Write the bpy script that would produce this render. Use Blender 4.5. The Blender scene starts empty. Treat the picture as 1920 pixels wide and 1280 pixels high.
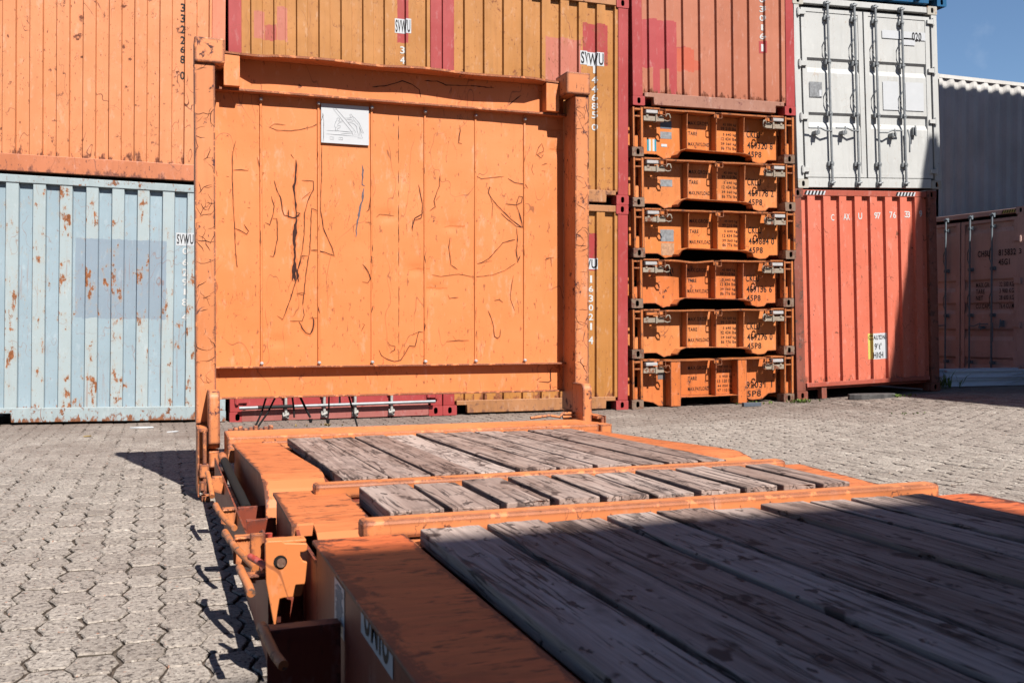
import bpy, bmesh, math, random
from mathutils import Vector, Matrix, noise
random.seed(7)
PI = math.pi
scene = bpy.context.scene
C = scene.collection

# ------------------------------------------------------------------ camera, sky, sun, exposure
cam_data = bpy.data.cameras.new("camera")
cam = bpy.data.objects.new("camera", cam_data); C.objects.link(cam)
cam.location = (0, 0, 0.94)
cam.rotation_euler = (math.radians(90 - 0.774), 0, math.radians(-19.6))
cam_data.sensor_width = 36
cam_data.lens = 34.69
cam_data.clip_start = 0.05
cam_data.clip_end = 2000
cam_data.dof.use_dof = True
cam_data.dof.focus_distance = 6.5
cam_data.dof.aperture_fstop = 9.0
scene.camera = cam

LIGHT = Vector((-0.52, 2.24, -2.591)).normalized()
sun_el = math.asin(-LIGHT.z)
sun_az = math.atan2(-LIGHT.x, -LIGHT.y)
world = bpy.data.worlds.new("World"); scene.world = world
world.use_nodes = True
wn = world.node_tree; wn.nodes.clear()
w_out = wn.nodes.new("ShaderNodeOutputWorld"); w_bg = wn.nodes.new("ShaderNodeBackground")
w_sky = wn.nodes.new("ShaderNodeTexSky"); w_sky.sky_type = 'NISHITA'; w_sky.sun_disc = False
w_sky.sun_elevation = sun_el; w_sky.sun_rotation = sun_az
w_sky.air_density = 1.0; w_sky.dust_density = 0.0; w_sky.ozone_density = 5.0
w_bg.inputs[1].default_value = 0.05
w_tc = wn.nodes.new("ShaderNodeTexCoord"); w_n = wn.nodes.new("ShaderNodeTexNoise")
w_n.inputs['Scale'].default_value = 9.0; w_n.inputs['Detail'].default_value = 8.0
w_r = wn.nodes.new("ShaderNodeValToRGB")
w_r.color_ramp.elements[0].position = 0.57; w_r.color_ramp.elements[0].color = (0, 0, 0, 1)
w_r.color_ramp.elements[1].position = 0.80; w_r.color_ramp.elements[1].color = (.45, .45, .45, 1)
w_m = wn.nodes.new("ShaderNodeMixRGB"); w_m.inputs[2].default_value = (7.5, 8.0, 9.0, 1)
wn.links.new(w_tc.outputs['Generated'], w_n.inputs['Vector'])
wn.links.new(w_n.outputs[0], w_r.inputs[0]); wn.links.new(w_r.outputs[0], w_m.inputs[0])
wn.links.new(w_sky.outputs[0], w_m.inputs[1]); wn.links.new(w_m.outputs[0], w_bg.inputs[0])
wn.links.new(w_bg.outputs[0], w_out.inputs[0])

sun_data = bpy.data.lights.new("sun", 'SUN'); sun_data.energy = 5.0; sun_data.angle = math.radians(0.5)
sun_data.color = (1.0, 0.95, 0.87)
sun = bpy.data.objects.new("sun", sun_data); C.objects.link(sun)
sun.rotation_euler = LIGHT.to_track_quat('-Z', 'Y').to_euler()
sun.location = (3, -8, 12)
vs = scene.view_settings
vs.view_transform = 'Standard'; vs.look = 'None'; vs.exposure = 1.2; vs.gamma = 1.0; vs.use_curve_mapping = False
scene.cycles.use_denoising = True
scene.cycles.max_bounces = 6
scene.cycles.diffuse_bounces = 2

# ------------------------------------------------------------------ materials
class NT:
    def __init__(s, name):
        s.m = bpy.data.materials.new(name); s.m.use_nodes = True
        s.t = s.m.node_tree; s.t.nodes.clear()
        s.out = s.n("ShaderNodeOutputMaterial"); s.b = s.n("ShaderNodeBsdfPrincipled")
        s.l(s.b.outputs[0], s.out.inputs[0])
    def n(s, k): return s.t.nodes.new(k)
    def l(s, a, b): s.t.links.new(a, b)
    def put(s, sock, v):
        if hasattr(v, 'is_output') or isinstance(v, bpy.types.NodeSocket): s.l(v, sock)
        elif isinstance(v, (tuple, list)) and len(v) == 3 and len(sock.default_value) == 4: sock.default_value = (*v, 1)
        else: sock.default_value = v
    def math(s, op, a, b=0.0, c=None, clamp=False):
        x = s.n("ShaderNodeMath"); x.operation = op; x.use_clamp = clamp
        s.put(x.inputs[0], a); s.put(x.inputs[1], b)
        if c is not None: s.put(x.inputs[2], c)
        return x.outputs[0]
    def mix(s, f, a, b, mode='MIX'):
        x = s.n("ShaderNodeMixRGB"); x.blend_type = mode
        s.put(x.inputs[0], f); s.put(x.inputs[1], a); s.put(x.inputs[2], b)
        return x.outputs[0]
    def step(s, v, lo, hi):
        x = s.n("ShaderNodeMapRange"); x.clamp = True
        s.put(x.inputs[0], v); x.inputs[1].default_value = lo; x.inputs[2].default_value = hi
        x.inputs[3].default_value = 0; x.inputs[4].default_value = 1
        return x.outputs[0]
    def coords(s, rnd=True):
        tc = s.n("ShaderNodeTexCoord")
        if not rnd: return tc.outputs['Object']
        oi = s.n("ShaderNodeObjectInfo"); v = s.n("ShaderNodeVectorMath"); v.operation = 'ADD'
        s.l(tc.outputs['Object'], v.inputs[0])
        cb = s.n("ShaderNodeCombineXYZ")
        r = s.math('MULTIPLY', oi.outputs['Random'], 37.0)
        s.l(r, cb.inputs[0]); s.l(r, cb.inputs[2]); s.l(cb.outputs[0], v.inputs[1])
        return v.outputs[0]
    def scaled(s, v, sc):
        x = s.n("ShaderNodeVectorMath"); x.operation = 'MULTIPLY'
        s.l(v, x.inputs[0]); x.inputs[1].default_value = sc; return x.outputs[0]
    def noise(s, v, scale, detail=4.0, rough=0.55, dist=0.0):
        x = s.n("ShaderNodeTexNoise"); s.l(v, x.inputs['Vector'])
        x.inputs['Scale'].default_value = scale; x.inputs['Detail'].default_value = detail
        x.inputs['Roughness'].default_value = rough; x.inputs['Distortion'].default_value = dist
        return x.outputs[0]
    def line(s, v, scale, w, detail=2.0, dist=0.0, level=.5):          # thin wandering contour lines
        a = s.math('ABSOLUTE', s.math('SUBTRACT', s.noise(v, scale, detail, .5, dist), level))
        return s.math('SUBTRACT', 1.0, s.step(a, w * .4, w))
    def finish(s, col, rough, bump=None, bstr=.2, bdist=.01, metal=0.0, spec=.25):
        s.put(s.b.inputs['Base Color'], col); s.put(s.b.inputs['Roughness'], rough)
        s.put(s.b.inputs['Metallic'], metal); s.b.inputs['Specular IOR Level'].default_value = spec
        if bump is not None:
            x = s.n("ShaderNodeBump"); x.inputs['Strength'].default_value = bstr; x.inputs['Distance'].default_value = bdist
            s.l(bump, x.inputs['Height']); s.l(x.outputs[0], s.b.inputs['Normal'])
        return s.m

ALB = .505                                                            # painted steel is duller than it looks in full sun
def paint(name, col, rust=.3, scr=.3, rough=.5, patches=(), low=None, edge=0.0, stains=0.0, fade=.12,
          rustcol=(.13, .035, .014), streak=.25, dent=.25, halo=None, sdir=(3, 16, 3), outer=None, wear=None, rscale=7.0):
    col = tuple(x * ALB for x in col); patches = [(*p[:4], tuple(x * ALB for x in p[4])) for p in patches]; rustcol = tuple(x * ALB for x in rustcol)
    if halo: halo = tuple(x * ALB for x in halo)
    t = NT(name); raw = t.coords(False); v = t.coords(True)
    big = t.noise(v, 1.3, 3)
    c = t.mix(t.step(big, .3, .7), tuple(x * (1 - fade) for x in col), tuple(min(1, x * (1 + fade) + .01) for x in col))
    om = None
    if outer:                                                         # bleached outer flats of the corrugation
        so = t.n("ShaderNodeSeparateXYZ"); t.l(raw, so.inputs[0]); om = t.step(so.outputs[1], .042, .028)
        c = t.mix(t.math('MULTIPLY', om, .75), c, tuple(x * ALB for x in outer))
    if patches:
        sx = t.n("ShaderNodeSeparateXYZ"); t.l(raw, sx.inputs[0])
        wob = t.math('MULTIPLY', t.math('SUBTRACT', t.noise(raw, 14, 3), .5), .06)
        wz = t.math('ADD', sx.outputs[2], wob); wx = t.math('ADD', sx.outputs[0], t.math('MULTIPLY', wob, .25))
        for (x0, x1, z0, z1, pc) in patches:
            m = t.math('MULTIPLY', t.math('GREATER_THAN', wx, x0), t.math('LESS_THAN', wx, x1))
            m = t.math('MULTIPLY', m, t.math('MULTIPLY', t.math('GREATER_THAN', wz, z0), t.math('LESS_THAN', wz, z1)))
            c = t.mix(m, c, pc)
    st = t.noise(t.scaled(v, (9, 9, .7)), 2.0, 5, .6)
    c = t.mix(t.math('MULTIPLY', t.step(st, .50, .75), streak), c, tuple(x * .55 for x in col))
    chalk = t.noise(t.scaled(v, (5, 5, 2)), 3.0, 8, .7)
    c = t.mix(t.math('MULTIPLY', t.step(chalk, .56, .7), .22), c, tuple(min(1, x * .7 + .28) for x in col))
    rm = None
    n1 = t.noise(v, rscale, 10, .72, .2)
    if rust > 0:
        lim = .70 - .11 * rust
        n5 = n1
        if outer:
            n5 = t.math('ADD', t.math('MULTIPLY', n1, .5), t.math('MULTIPLY', t.noise(t.scaled(v, (9, 9, 2.2)), 2.0, 8, .72), .5))
            lim -= .03
            lowf = t.noise(raw, 1.7, 2)
            n5 = t.math('ADD', n5, t.math('MULTIPLY', t.math('SUBTRACT', lowf, .5), .16))
            run = t.math('MULTIPLY', t.step(t.noise(t.scaled(v, (24, 24, .8)), 1.6, 4, .6), .58, .72), t.step(lowf, .46, .60))
            c = t.mix(t.math('MULTIPLY', run, .55), c, tuple(x * 1.9 for x in rustcol))
            n5 = t.math('SUBTRACT', n5, t.math('MULTIPLY', t.math('SUBTRACT', 1.0, om), .035))
        rm = t.step(n5, lim, lim + .02)
        hal = t.step(n5, lim - .045, lim + .02)
        c = t.mix(t.math('MULTIPLY', hal, .45), c, halo or tuple(x * .6 + y * .4 for x, y in zip(col, rustcol)))
    if low is not None:                                               # rust creeping up from a bottom edge
        sz = t.n("ShaderNodeSeparateXYZ"); t.l(raw, sz.inputs[0])
        h = t.step(sz.outputs[2], low[1], low[0])
        n4 = t.noise(t.scaled(v, (6, 6, 2.5)), 2.2, 8, .7)
        r2 = t.step(t.math('ADD', t.math('MULTIPLY', h, .34), n4), .76, .84)
        rm = r2 if rm is None else t.math('MAXIMUM', rm, r2)
    if scr > 0:
        a = t.line(t.scaled(v, (1, 1, .5)), 2.3, .0028, 3.0, .4)
        a = t.math('MULTIPLY', a, t.step(t.noise(v, 2.1, 2), .50, .56))
        b = t.line(t.scaled(v, (2.5, 2.5, 1)), 3.0, .0035, 4.0, 1.2, .46)
        b = t.math('MULTIPLY', b, t.step(t.noise(v, 3.7, 2), .53, .58))
        ch = t.noise(t.scaled(v, (26, 26, 9)), 2.0, 5, .6)
        ch = t.math('MULTIPLY', t.step(ch, .645, .665), 1.0)
        sm = t.math('MULTIPLY', t.math('MAXIMUM', t.math('MAXIMUM', a, b), ch), scr, clamp=True)
        rm = sm if rm is None else t.math('MAXIMUM', rm, sm)
    if edge > 0:
        bv = t.n("ShaderNodeBevel"); bv.samples = 4; bv.inputs[0].default_value = .022
        ge = t.n("ShaderNodeNewGeometry"); vm = t.n("ShaderNodeVectorMath"); vm.operation = 'DOT_PRODUCT'
        t.l(bv.outputs[0], vm.inputs[0]); t.l(ge.outputs['Normal'], vm.inputs[1])
        e = t.step(t.math('SUBTRACT', 1.0, vm.outputs['Value']), .006, .035)
        e = t.math('MULTIPLY', e, t.step(t.noise(v, 16, 6, .7), .56 - .14 * edge, .60 - .14 * edge))
        rm = e if rm is None else t.math('MAXIMUM', rm, e)
    if stains > 0:
        s1 = t.step(t.noise(t.scaled(v, sdir), 1.6, 8, .68, .3), .64 - .08 * stains, .68 - .06 * stains)
        s1 = t.math('MULTIPLY', s1, .75)
        s2 = t.step(t.noise(t.scaled(v, (1, 2.2, 1)), 7, 6, .68), .60, .63)
        c = t.mix(t.math('MAXIMUM', s1, s2), c, (.034, .012, .010))
    if wear:                                                          # paint rubbed off along the given x positions
        sw = t.n("ShaderNodeSeparateXYZ"); t.l(raw, sw.inputs[0]); wm = None
        nw = t.noise(t.scaled(raw, (4, 2.2, 4)), 4.0, 8, .7)
        for (wx_, ww) in wear:
            d = t.math('ABSOLUTE', t.math('SUBTRACT', sw.outputs[0], wx_))
            k_ = t.step(t.math('SUBTRACT', nw, t.math('MULTIPLY', d, .22 / ww)), .39, .43)
            wm = k_ if wm is None else t.math('MAXIMUM', wm, k_)
        c = t.mix(t.math('MULTIPLY', wm, .92), c, (.022, .012, .012))
    rcol = t.mix(t.step(t.noise(v, 30, 6, .7), .35, .65), rustcol, tuple(min(1, x * 2.3 + .01) for x in rustcol))
    if rm is not None: c = t.mix(rm, c, rcol)
    rr = t.math('ADD', rough, t.math('MULTIPLY', t.math('SUBTRACT', big, .5), .25))
    if rm is not None: rr = t.math('MAXIMUM', rr, t.math('MULTIPLY', rm, .9))
    bm_ = t.math('ADD', t.math('MULTIPLY', t.noise(v, 2.6, 2), 1.0), t.math('MULTIPLY', n1, .10))
    if rm is not None: bm_ = t.math('SUBTRACT', bm_, t.math('MULTIPLY', rm, .05))
    return t.finish(c, rr, bm_, dent, .03)

def flat(name, col, rough=.6, metal=0.0, var=.15, scale=20):
    col = tuple(x * ALB for x in col)
    t = NT(name); v = t.coords(True); n = t.noise(v, scale, 6, .65)
    c = t.mix(t.step(n, .3, .7), tuple(x * (1 - var) for x in col), tuple(min(1, x * (1 + var)) for x in col))
    return t.finish(c, rough, n, .1, .004, metal)

def wood(name, tone=1.0):
    t = NT(name); v = t.coords(True)
    oi = t.n("ShaderNodeObjectInfo")
    g = t.noise(t.scaled(v, (34, 1.1, 34)), 1.6, 9, .7, .5)
    k = t.noise(t.scaled(v, (5, 1.2, 5)), 1.5, 3, .5, .4)
    c = t.mix(t.step(g, .36, .62), (.088 * tone, .056 * tone, .046 * tone), (.330 * tone, .248 * tone, .215 * tone))
    fib = t.noise(t.scaled(v, (150, 3.0, 150)), 1.2, 4, .6)
    c = t.mix(t.math('MULTIPLY', t.step(fib, .45, .70), .35), c, (.060 * tone, .038 * tone, .032 * tone))
    c = t.mix(t.step(k, .35, .70), c, t.mix(.45, c, (.36 * tone, .30 * tone, .275 * tone)))
    c = t.mix(t.math('MULTIPLY', oi.outputs['Random'], .60), c, (.13 * tone, .078 * tone, .062 * tone))
    c = t.mix(t.math('MULTIPLY', t.step(oi.outputs['Random'], .35, .0), .35), c, (.40 * tone, .33 * tone, .30 * tone))
    cr = t.math('MULTIPLY', t.line(t.scaled(v, (13, .6, 13)), 1.5, .017, 4, .6), t.step(t.noise(v, 2.4, 2), .40, .48))
    cr2 = t.math('MULTIPLY', t.line(t.scaled(v, (30, 2.0, 30)), 1.3, .020, 3, .5, .55), t.step(t.noise(v, 4.4, 2), .50, .56))
    cr = t.math('MAXIMUM', cr, t.math('MULTIPLY', cr2, .8))
    ho = t.step(t.noise(t.scaled(v, (18, 9, 18)), 1.5, 4, .6), .63, .665)
    sp = t.step(t.noise(t.scaled(v, (5, 2.4, 5)), 1.3, 6, .65), .545, .68)
    c = t.mix(t.math('MULTIPLY', sp, .75), c, (.048 * tone, .030 * tone, .026 * tone))
    kn = t.step(t.noise(t.scaled(v, (9, 6, 9)), 1.2, 3, .5), .635, .68)
    c = t.mix(t.math('MULTIPLY', kn, .85), c, (.030 * tone, .018 * tone, .016 * tone))
    pale = t.step(t.noise(t.scaled(v, (7, .9, 7)), 1.1, 4, .6), .56, .70)
    c = t.mix(t.math('MULTIPLY', pale, .35), c, (.40 * tone, .33 * tone, .30 * tone))
    dark = t.math('MAXIMUM', cr, ho)
    c = t.mix(t.math('MULTIPLY', dark, .78), c, (.018, .011, .011))
    h = t.math('SUBTRACT', t.math('MULTIPLY', g, .35), dark)
    return t.finish(c, .82, h, .8, .008, spec=.2)

def margin_paint(name, wear, heavy=0.0):
    """deck edge steel: trodden and dragged-over top with fine cross streaks, cleaner folds, edges rubbed black"""
    t = NT(name); v = t.coords(False); k = ALB
    b0, b1 = ((.88, .200, .066), (.98, .225, .074)) if heavy else ((.74, .225, .080), (.84, .265, .098))
    c = t.mix(t.step(t.noise(v, 2.0, 4), .35, .65), tuple(x * k for x in b0), tuple(x * k for x in b1))
    ge = t.n("ShaderNodeNewGeometry"); sn = t.n("ShaderNodeSeparateXYZ"); t.l(ge.outputs['True Normal'], sn.inputs[0])
    top = t.step(sn.outputs[2], .93, .985)
    s1 = t.step(t.noise(t.scaled(v, (2.2, 15, 4)), 2.0, 7, .65, .2), .40, .66)
    c = t.mix(t.math('MULTIPLY', t.math('MULTIPLY', s1, .75), top), c, (.52 * k, .135 * k, .045 * k))
    s2 = t.step(t.noise(t.scaled(v, (9, 34, 9)), 2.0, 5, .6), .60 - .02 * heavy, .66)
    c = t.mix(t.math('MULTIPLY', t.math('MULTIPLY', s2, .85), top), c, (.060, .018, .010))
    s3 = t.step(t.noise(t.scaled(v, (5, 12, 5)), 2.2, 6, .66), .585 - .030 * heavy, .675 - .03 * heavy)
    c = t.mix(t.math('MULTIPLY', t.math('MULTIPLY', s3, .9), top), c, (.020, .009, .010))
    if heavy:
        s4 = t.step(t.noise(t.scaled(v, (2.5, 5, 2)), 1.5, 5, .6), .52, .66)
        c = t.mix(t.math('MULTIPLY', s4, .35), c, (.13, .016, .010))
    st = t.step(t.noise(t.scaled(v, (14, 14, 3)), 1.4, 5, .6), .60, .75)
    c = t.mix(t.math('MULTIPLY', st, .25), c, (.20, .060, .020))
    sw = t.n("ShaderNodeSeparateXYZ"); t.l(v, sw.inputs[0]); wm = None
    nw = t.noise(t.scaled(v, (6, 3, 6)), 4.0, 9, .72)
    for (wx_, ww) in ((.354, wear), (.588, wear * .4), (2.46, wear), (2.226, wear * .4)):
        d = t.math('ABSOLUTE', t.math('SUBTRACT', sw.outputs[0], wx_))
        k_ = t.step(t.math('SUBTRACT', nw, t.math('MULTIPLY', d, .20 / ww)), .35, .45)
        wm = k_ if wm is None else t.math('MAXIMUM', wm, k_)
    c = t.mix(t.math('MULTIPLY', wm, .85), c, (.026, .013, .013))
    h = t.math('SUBTRACT', t.noise(v, 3, 3), t.math('MULTIPLY', t.math('MAXIMUM', s3, wm), .06))
    return t.finish(c, .55, h, .3, .03)

ORANGE = (.83, .262, .082)
M = {}
M['wall'] = paint('orange_wall_paint', (.86, .275, .085), rust=.22, scr=.55, edge=.0, streak=.10, fade=.05, dent=.35, rustcol=(.09, .025, .015))
M['rack'] = paint('orange_rack_paint', (.80, .26, .088), rscale=13, rust=.55, scr=.9, edge=1.0, streak=.15, stains=0.0, rustcol=(.075, .026, .020), dent=.2)
M['post'] = paint('orange_post_paint', (.80, .28, .105), rscale=12, rust=.9, scr=1.0, edge=1.1, streak=.2, rustcol=(.075, .026, .024), dent=.2)
M['margin'] = margin_paint('trodden_orange_margin_paint', .020)
M['margin_near'] = margin_paint('blackened_orange_margin_paint', .050, 1.0)
M['pipe'] = paint('worn_orange_pipe_paint', (.74, .24, .075), rust=1.25, scr=.8, rscale=26, edge=.0, rustcol=(.13, .075, .055), dent=.2)
M['redpipe'] = paint('worn_red_pipe_paint', (.60, .07, .045), rscale=30, rust=1.0, scr=.6, rustcol=(.08, .04, .035), dent=.2)
M['folded'] = paint('orange_folded_rack_paint', (.80, .235, .050), rust=.5, scr=.7, edge=1.2, streak=.25, rustcol=(.10, .03, .014), dent=.15)
M['folded_b'] = paint('faded_folded_rack_paint', (.80, .265, .078), rust=.75, scr=.9, edge=1.3, streak=.4, rustcol=(.12, .035, .018), dent=.2)
M['folded_c'] = paint('dirty_folded_rack_paint', (.76, .205, .050), rust=.9, scr=1.0, edge=1.3, streak=.55, rustcol=(.09, .03, .02), dent=.25)
M['foldedpost'] = paint('worn_orange_rack_post', (.72, .21, .045), rust=1.1, scr=.9, edge=1.4, streak=.3, rustcol=(.10, .035, .018), dent=.15)
M['rustcast'] = paint('bare_rusty_casting', (.26, .17, .12), rust=1.6, scr=.5, edge=.3, rustcol=(.11, .045, .03), dent=.3)
M['wood'] = wood('weathered_deck_timber', 1.0)
M['under'] = paint('shade_dark_grimy_paint', (.30, .058, .028), rust=.6, scr=.4, edge=.5, rustcol=(.06, .02, .015), streak=.4)  # grimy rack paint, darkened to carry the shade of undersides and side webs
M['halo'] = flat('rust_tinted_paint', (.76, .228, .068), .6, 0, .12, 30)
M['dark'] = flat('black_recess', (.010, .008, .008), .9)  # near-black; also stands for shade in casting holes and under folded racks
M['mark'] = flat('bare_scratch_mark', (.055, .016, .012), .85, 0, .4, 40)
M['markgrey'] = flat('grey_scuff_mark', (.16, .12, .14), .6, 0, .4, 40)
M['ink'] = flat('black_lettering', (.014, .012, .014), .55)
M['white'] = flat('white_lettering', (.74, .74, .74), .55, 0, .05)
M['sticker'] = flat('white_sticker', (.68, .70, .74), .45, 0, .04, 6)
M['greysticker'] = flat('grey_sticker', (.30, .31, .33), .5, 0, .35, 30)
M['pencil'] = flat('grey_print_line', (.22, .23, .25), .5)
M['steel'] = flat('galvanised_steel', (.36, .37, .39), .42, .5, .25, 25)
M['rod'] = flat('grey_lock_rod', (.34, .36, .38), .45, .25, .2, 20)
M['strap'] = flat('black_strap', (.015, .014, .016), .7)
M['yellow'] = flat('yellow_label', (.72, .62, .16), .5, 0, .05)
M['teal'] = flat('teal_label', (.05, .32, .42), .5, 0, .1)
M['amber'] = flat('amber_label', (.75, .36, .10), .5, 0, .1)
M['latch'] = paint('grey_rusty_latch', (.40, .33, .26), rust=1.2, scr=.6, rustcol=(.14, .05, .025))
M['silver'] = paint('silver_latch_box', (.52, .50, .50), rust=.9, scr=.6, rustcol=(.35, .05, .03))

# ------------------------------------------------------------------ mesh helpers
class MB:
    def __init__(s): s.v = []; s.f = []; s.mi = []; s.sm = []
    def add(s, vs_, fs, mi=0, smooth=False):
        o = len(s.v); s.v += [tuple(p) for p in vs_]
        for f in fs: s.f.append([i + o for i in f]); s.mi.append(mi); s.sm.append(smooth)
    def box(s, x0, y0, z0, x1, y1, z1, mi=0):
        s.add([(x0, y0, z0), (x1, y0, z0), (x1, y1, z0), (x0, y1, z0), (x0, y0, z1), (x1, y0, z1), (x1, y1, z1), (x0, y1, z1)],
              [(0, 3, 2, 1), (4, 5, 6, 7), (0, 1, 5, 4), (1, 2, 6, 5), (2, 3, 7, 6), (3, 0, 4, 7)], mi)
    def prism(s, pts, axis, a, b, mi=0):
        """polygon pts in the plane normal to axis (x: (y,z), y: (x,z), z: (x,y)) extruded a..b"""
        def mk(p, t): return {'x': (t, p[0], p[1]), 'y': (p[0], t, p[1]), 'z': (p[0], p[1], t)}[axis]
        n = len(pts)
        s.add([mk(p, a) for p in pts] + [mk(p, b) for p in pts],
              [list(range(n))[::-1], list(range(n, 2 * n))] + [(i, (i + 1) % n, n + (i + 1) % n, n + i) for i in range(n)], mi)
    def sweep(s, prof, x0, x1, mi=0, th=.006):
        """open (y,z) profile swept along x with thickness th"""
        n = len(prof); top = prof; bot = []
        for i, (y, z) in enumerate(prof):
            a = prof[max(0, i - 1)]; b = prof[min(n - 1, i + 1)]
            d = Vector((b[0] - a[0], b[1] - a[1])).normalized(); bot.append((y + d.y * th, z - d.x * th))
        s.prism(top + bot[::-1], 'x', x0, x1, mi)
    def tube(s, path, r, n=10, mi=0, cap=True):
        path = [Vector(p) for p in path]; rings = []
        up = Vector((0, 0, 1))
        for i, p in enumerate(path):
            d = (path[min(i + 1, len(path) - 1)] - path[max(i - 1, 0)]).normalized()
            u = d.cross(up)
            if u.length < .05: u = d.cross(Vector((1, 0, 0)))
            u.normalize(); w = d.cross(u)
            rr = r[i] if isinstance(r, (list, tuple)) else r
            rings.append([p + (u * math.cos(2 * PI * k / n) + w * math.sin(2 * PI * k / n)) * rr for k in range(n)])
        vs_ = [q for g in rings for q in g]; fs = []
        for i in range(len(rings) - 1):
            for k in range(n):
                fs.append((i * n + k, i * n + (k + 1) % n, (i + 1) * n + (k + 1) % n, (i + 1) * n + k))
        s.add(vs_, fs, mi, True)
        if cap:
            s.add(rings[0], [list(range(n))[::-1]], mi); s.add(rings[-1], [list(range(n))], mi)
    def ribbon(s, pts, y, w, mi=0):
        """thin flat stroke on a wall plane facing -y; pts (x,z)"""
        pts = [Vector(p) for p in pts]
        dens = []
        for a, b in zip(pts, pts[1:]):
            k = max(1, int((b - a).length / .02))
            for i in range(k): dens.append(a.lerp(b, i / k) + Vector((random.uniform(-1, 1), random.uniform(-1, 1))) * w * .6 * (i > 0))
        dens.append(pts[-1]); n = len(dens); L = []; R = []
        for i, p in enumerate(dens):
            d = (dens[min(i + 1, n - 1)] - dens[max(i - 1, 0)]); d = d.normalized() if d.length > 1e-6 else Vector((0, 1))
            q = Vector((-d.y, d.x)); ww = w * (.45 + .75 * random.random()) * (0.3 if i in (0, n - 1) else 1)
            L.append(p + q * ww); R.append(p - q * ww)
        fy = y if callable(y) else (lambda a_, b_: y)
        s.add([(p.x, fy(p.x, p.y), p.y) for p in L] + [(p.x, fy(p.x, p.y), p.y) for p in R], [(i, i + 1, n + i + 1, n + i) for i in range(n - 1)], mi)
    def build(s, name, mats, parent=None, bevel=0.0, loc=None):
        me = bpy.data.meshes.new(name); me.from_pydata(s.v, [], s.f)
        if not isinstance(mats, (list, tuple)): mats = [mats]
        for m in mats: me.materials.append(m)
        me.polygons.foreach_set('material_index', s.mi); me.polygons.foreach_set('use_smooth', s.sm)
        bm = bmesh.new(); bm.from_mesh(me); bmesh.ops.recalc_face_normals(bm, faces=bm.faces); bm.to_mesh(me); bm.free()
        me.update()
        o = bpy.data.objects.new(name, me); C.objects.link(o)
        if parent is not None: o.parent = parent
        if loc: o.location = loc
        if bevel:
            b = o.modifiers.new('bevel', 'BEVEL'); b.width = bevel; b.segments = 2; b.limit_method = 'ANGLE'; b.angle_limit = .6
        return o

def thing(name, label, cat, loc=(0, 0, 0), rot=(0, 0, 0), group=None):
    o = bpy.data.objects.new(name, None); C.objects.link(o); o.location = loc; o.rotation_euler = rot
    o['label'] = label; o['category'] = cat
    if group: o['group'] = group
    return o
def tag(o, label, cat, group=None):
    o['label'] = label; o['category'] = cat
    if group: o['group'] = group
    return o

def glyphs(text):
    cu = bpy.data.curves.new('t', 'FONT'); cu.body = text; cu.size = 1.0; cu.resolution_u = 4; cu.offset = .018; cu.space_character = 1.12
    o = bpy.data.objects.new('t', cu); C.objects.link(o)
    dg = bpy.context.evaluated_depsgraph_get(); me = bpy.data.meshes.new_from_object(o.evaluated_get(dg))
    vs_ = [v.co.copy() for v in me.vertices]; fs = [list(p.vertices) for p in me.polygons]
    bpy.data.objects.remove(o); bpy.data.meshes.remove(me); bpy.data.curves.remove(cu)
    return vs_, fs
_gc = {}
def text_into(mb, text, x0, z0, x1, z1, y=0.0, mi=0, prof=None, plane='y', skew=0.0):
    """lettering fitted to the box (x0,z0)-(x1,z1) on a wall facing -y, draped over a corrugation profile when given"""
    if text not in _gc: _gc[text] = glyphs(text)
    vs_, fs = _gc[text]
    ax = min(v.x for v in vs_); bx = max(v.x for v in vs_); az = min(v.y for v in vs_); bz = max(v.y for v in vs_)
    bm = bmesh.new(); nv = []
    for v in vs_:
        fx = (v.x - ax) / (bx - ax); fz = (v.y - az) / (bz - az)
        nv.append(bm.verts.new((x0 + fx * (x1 - x0) + skew * fz, 0, z0 + fz * (z1 - z0))))
    for f in fs:
        try: bm.faces.new([nv[i] for i in f])
        except ValueError: pass
    emb = emb_drape(bm, prof, y)
    mb.add(emb[0], emb[1], mi)
def emb_drape(bm, prof, y):
    if prof:
        lo = min(v.co.x for v in bm.verts); hi = max(v.co.x for v in bm.verts)
        for (px, _) in prof:
            if lo < px < hi:
                bmesh.ops.bisect_plane(bm, geom=bm.verts[:] + bm.edges[:] + bm.faces[:], plane_co=(px, 0, 0), plane_no=(1, 0, 0))
    bm.verts.index_update()
    out = [(v.co.x, (at_prof(prof, v.co.x) if prof else 0) + y, v.co.z) for v in bm.verts]
    fs = [[v.index for v in f.verts] for f in bm.faces]; bm.free()
    return out, fs
def at_prof(prof, x):
    for (a, ya), (b, yb) in zip(prof, prof[1:]):
        if a <= x <= b: return ya + (yb - ya) * (x - a) / (b - a)
    return prof[0][1] if x < prof[0][0] else prof[-1][1]
def card(mb, x0, z0, x1, z1, y=0.0, mi=0, prof=None, dz=0.0):
    bm = bmesh.new(); q = [bm.verts.new(p) for p in ((x0, 0, z0), (x1, 0, z0 + dz), (x1, 0, z1 + dz), (x0, 0, z1))]; bm.faces.new(q)
    e = emb_drape(bm, prof, y); mb.add(e[0], e[1], mi)

# ------------------------------------------------------------------ ground
def gz(x, y):
    xs = [-8, -1.4, .4, 2.0, 5.6, 8.1, 10.5, 14]; zs = [-.03, -.062, -.090, -.105, -.093, -.055, .03, .04]
    if x <= xs[0]: b = zs[0]
    elif x >= xs[-1]: b = zs[-1]
    else:
        for i in range(len(xs) - 1):
            if xs[i] <= x <= xs[i + 1]:
                b = zs[i] + (zs[i + 1] - zs[i]) * (x - xs[i]) / (xs[i + 1] - xs[i]); break
    t = min(1, max(0, (y - 6.0) / 5.0)); t = t * t * (3 - 2 * t)
    return b * t

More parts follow.
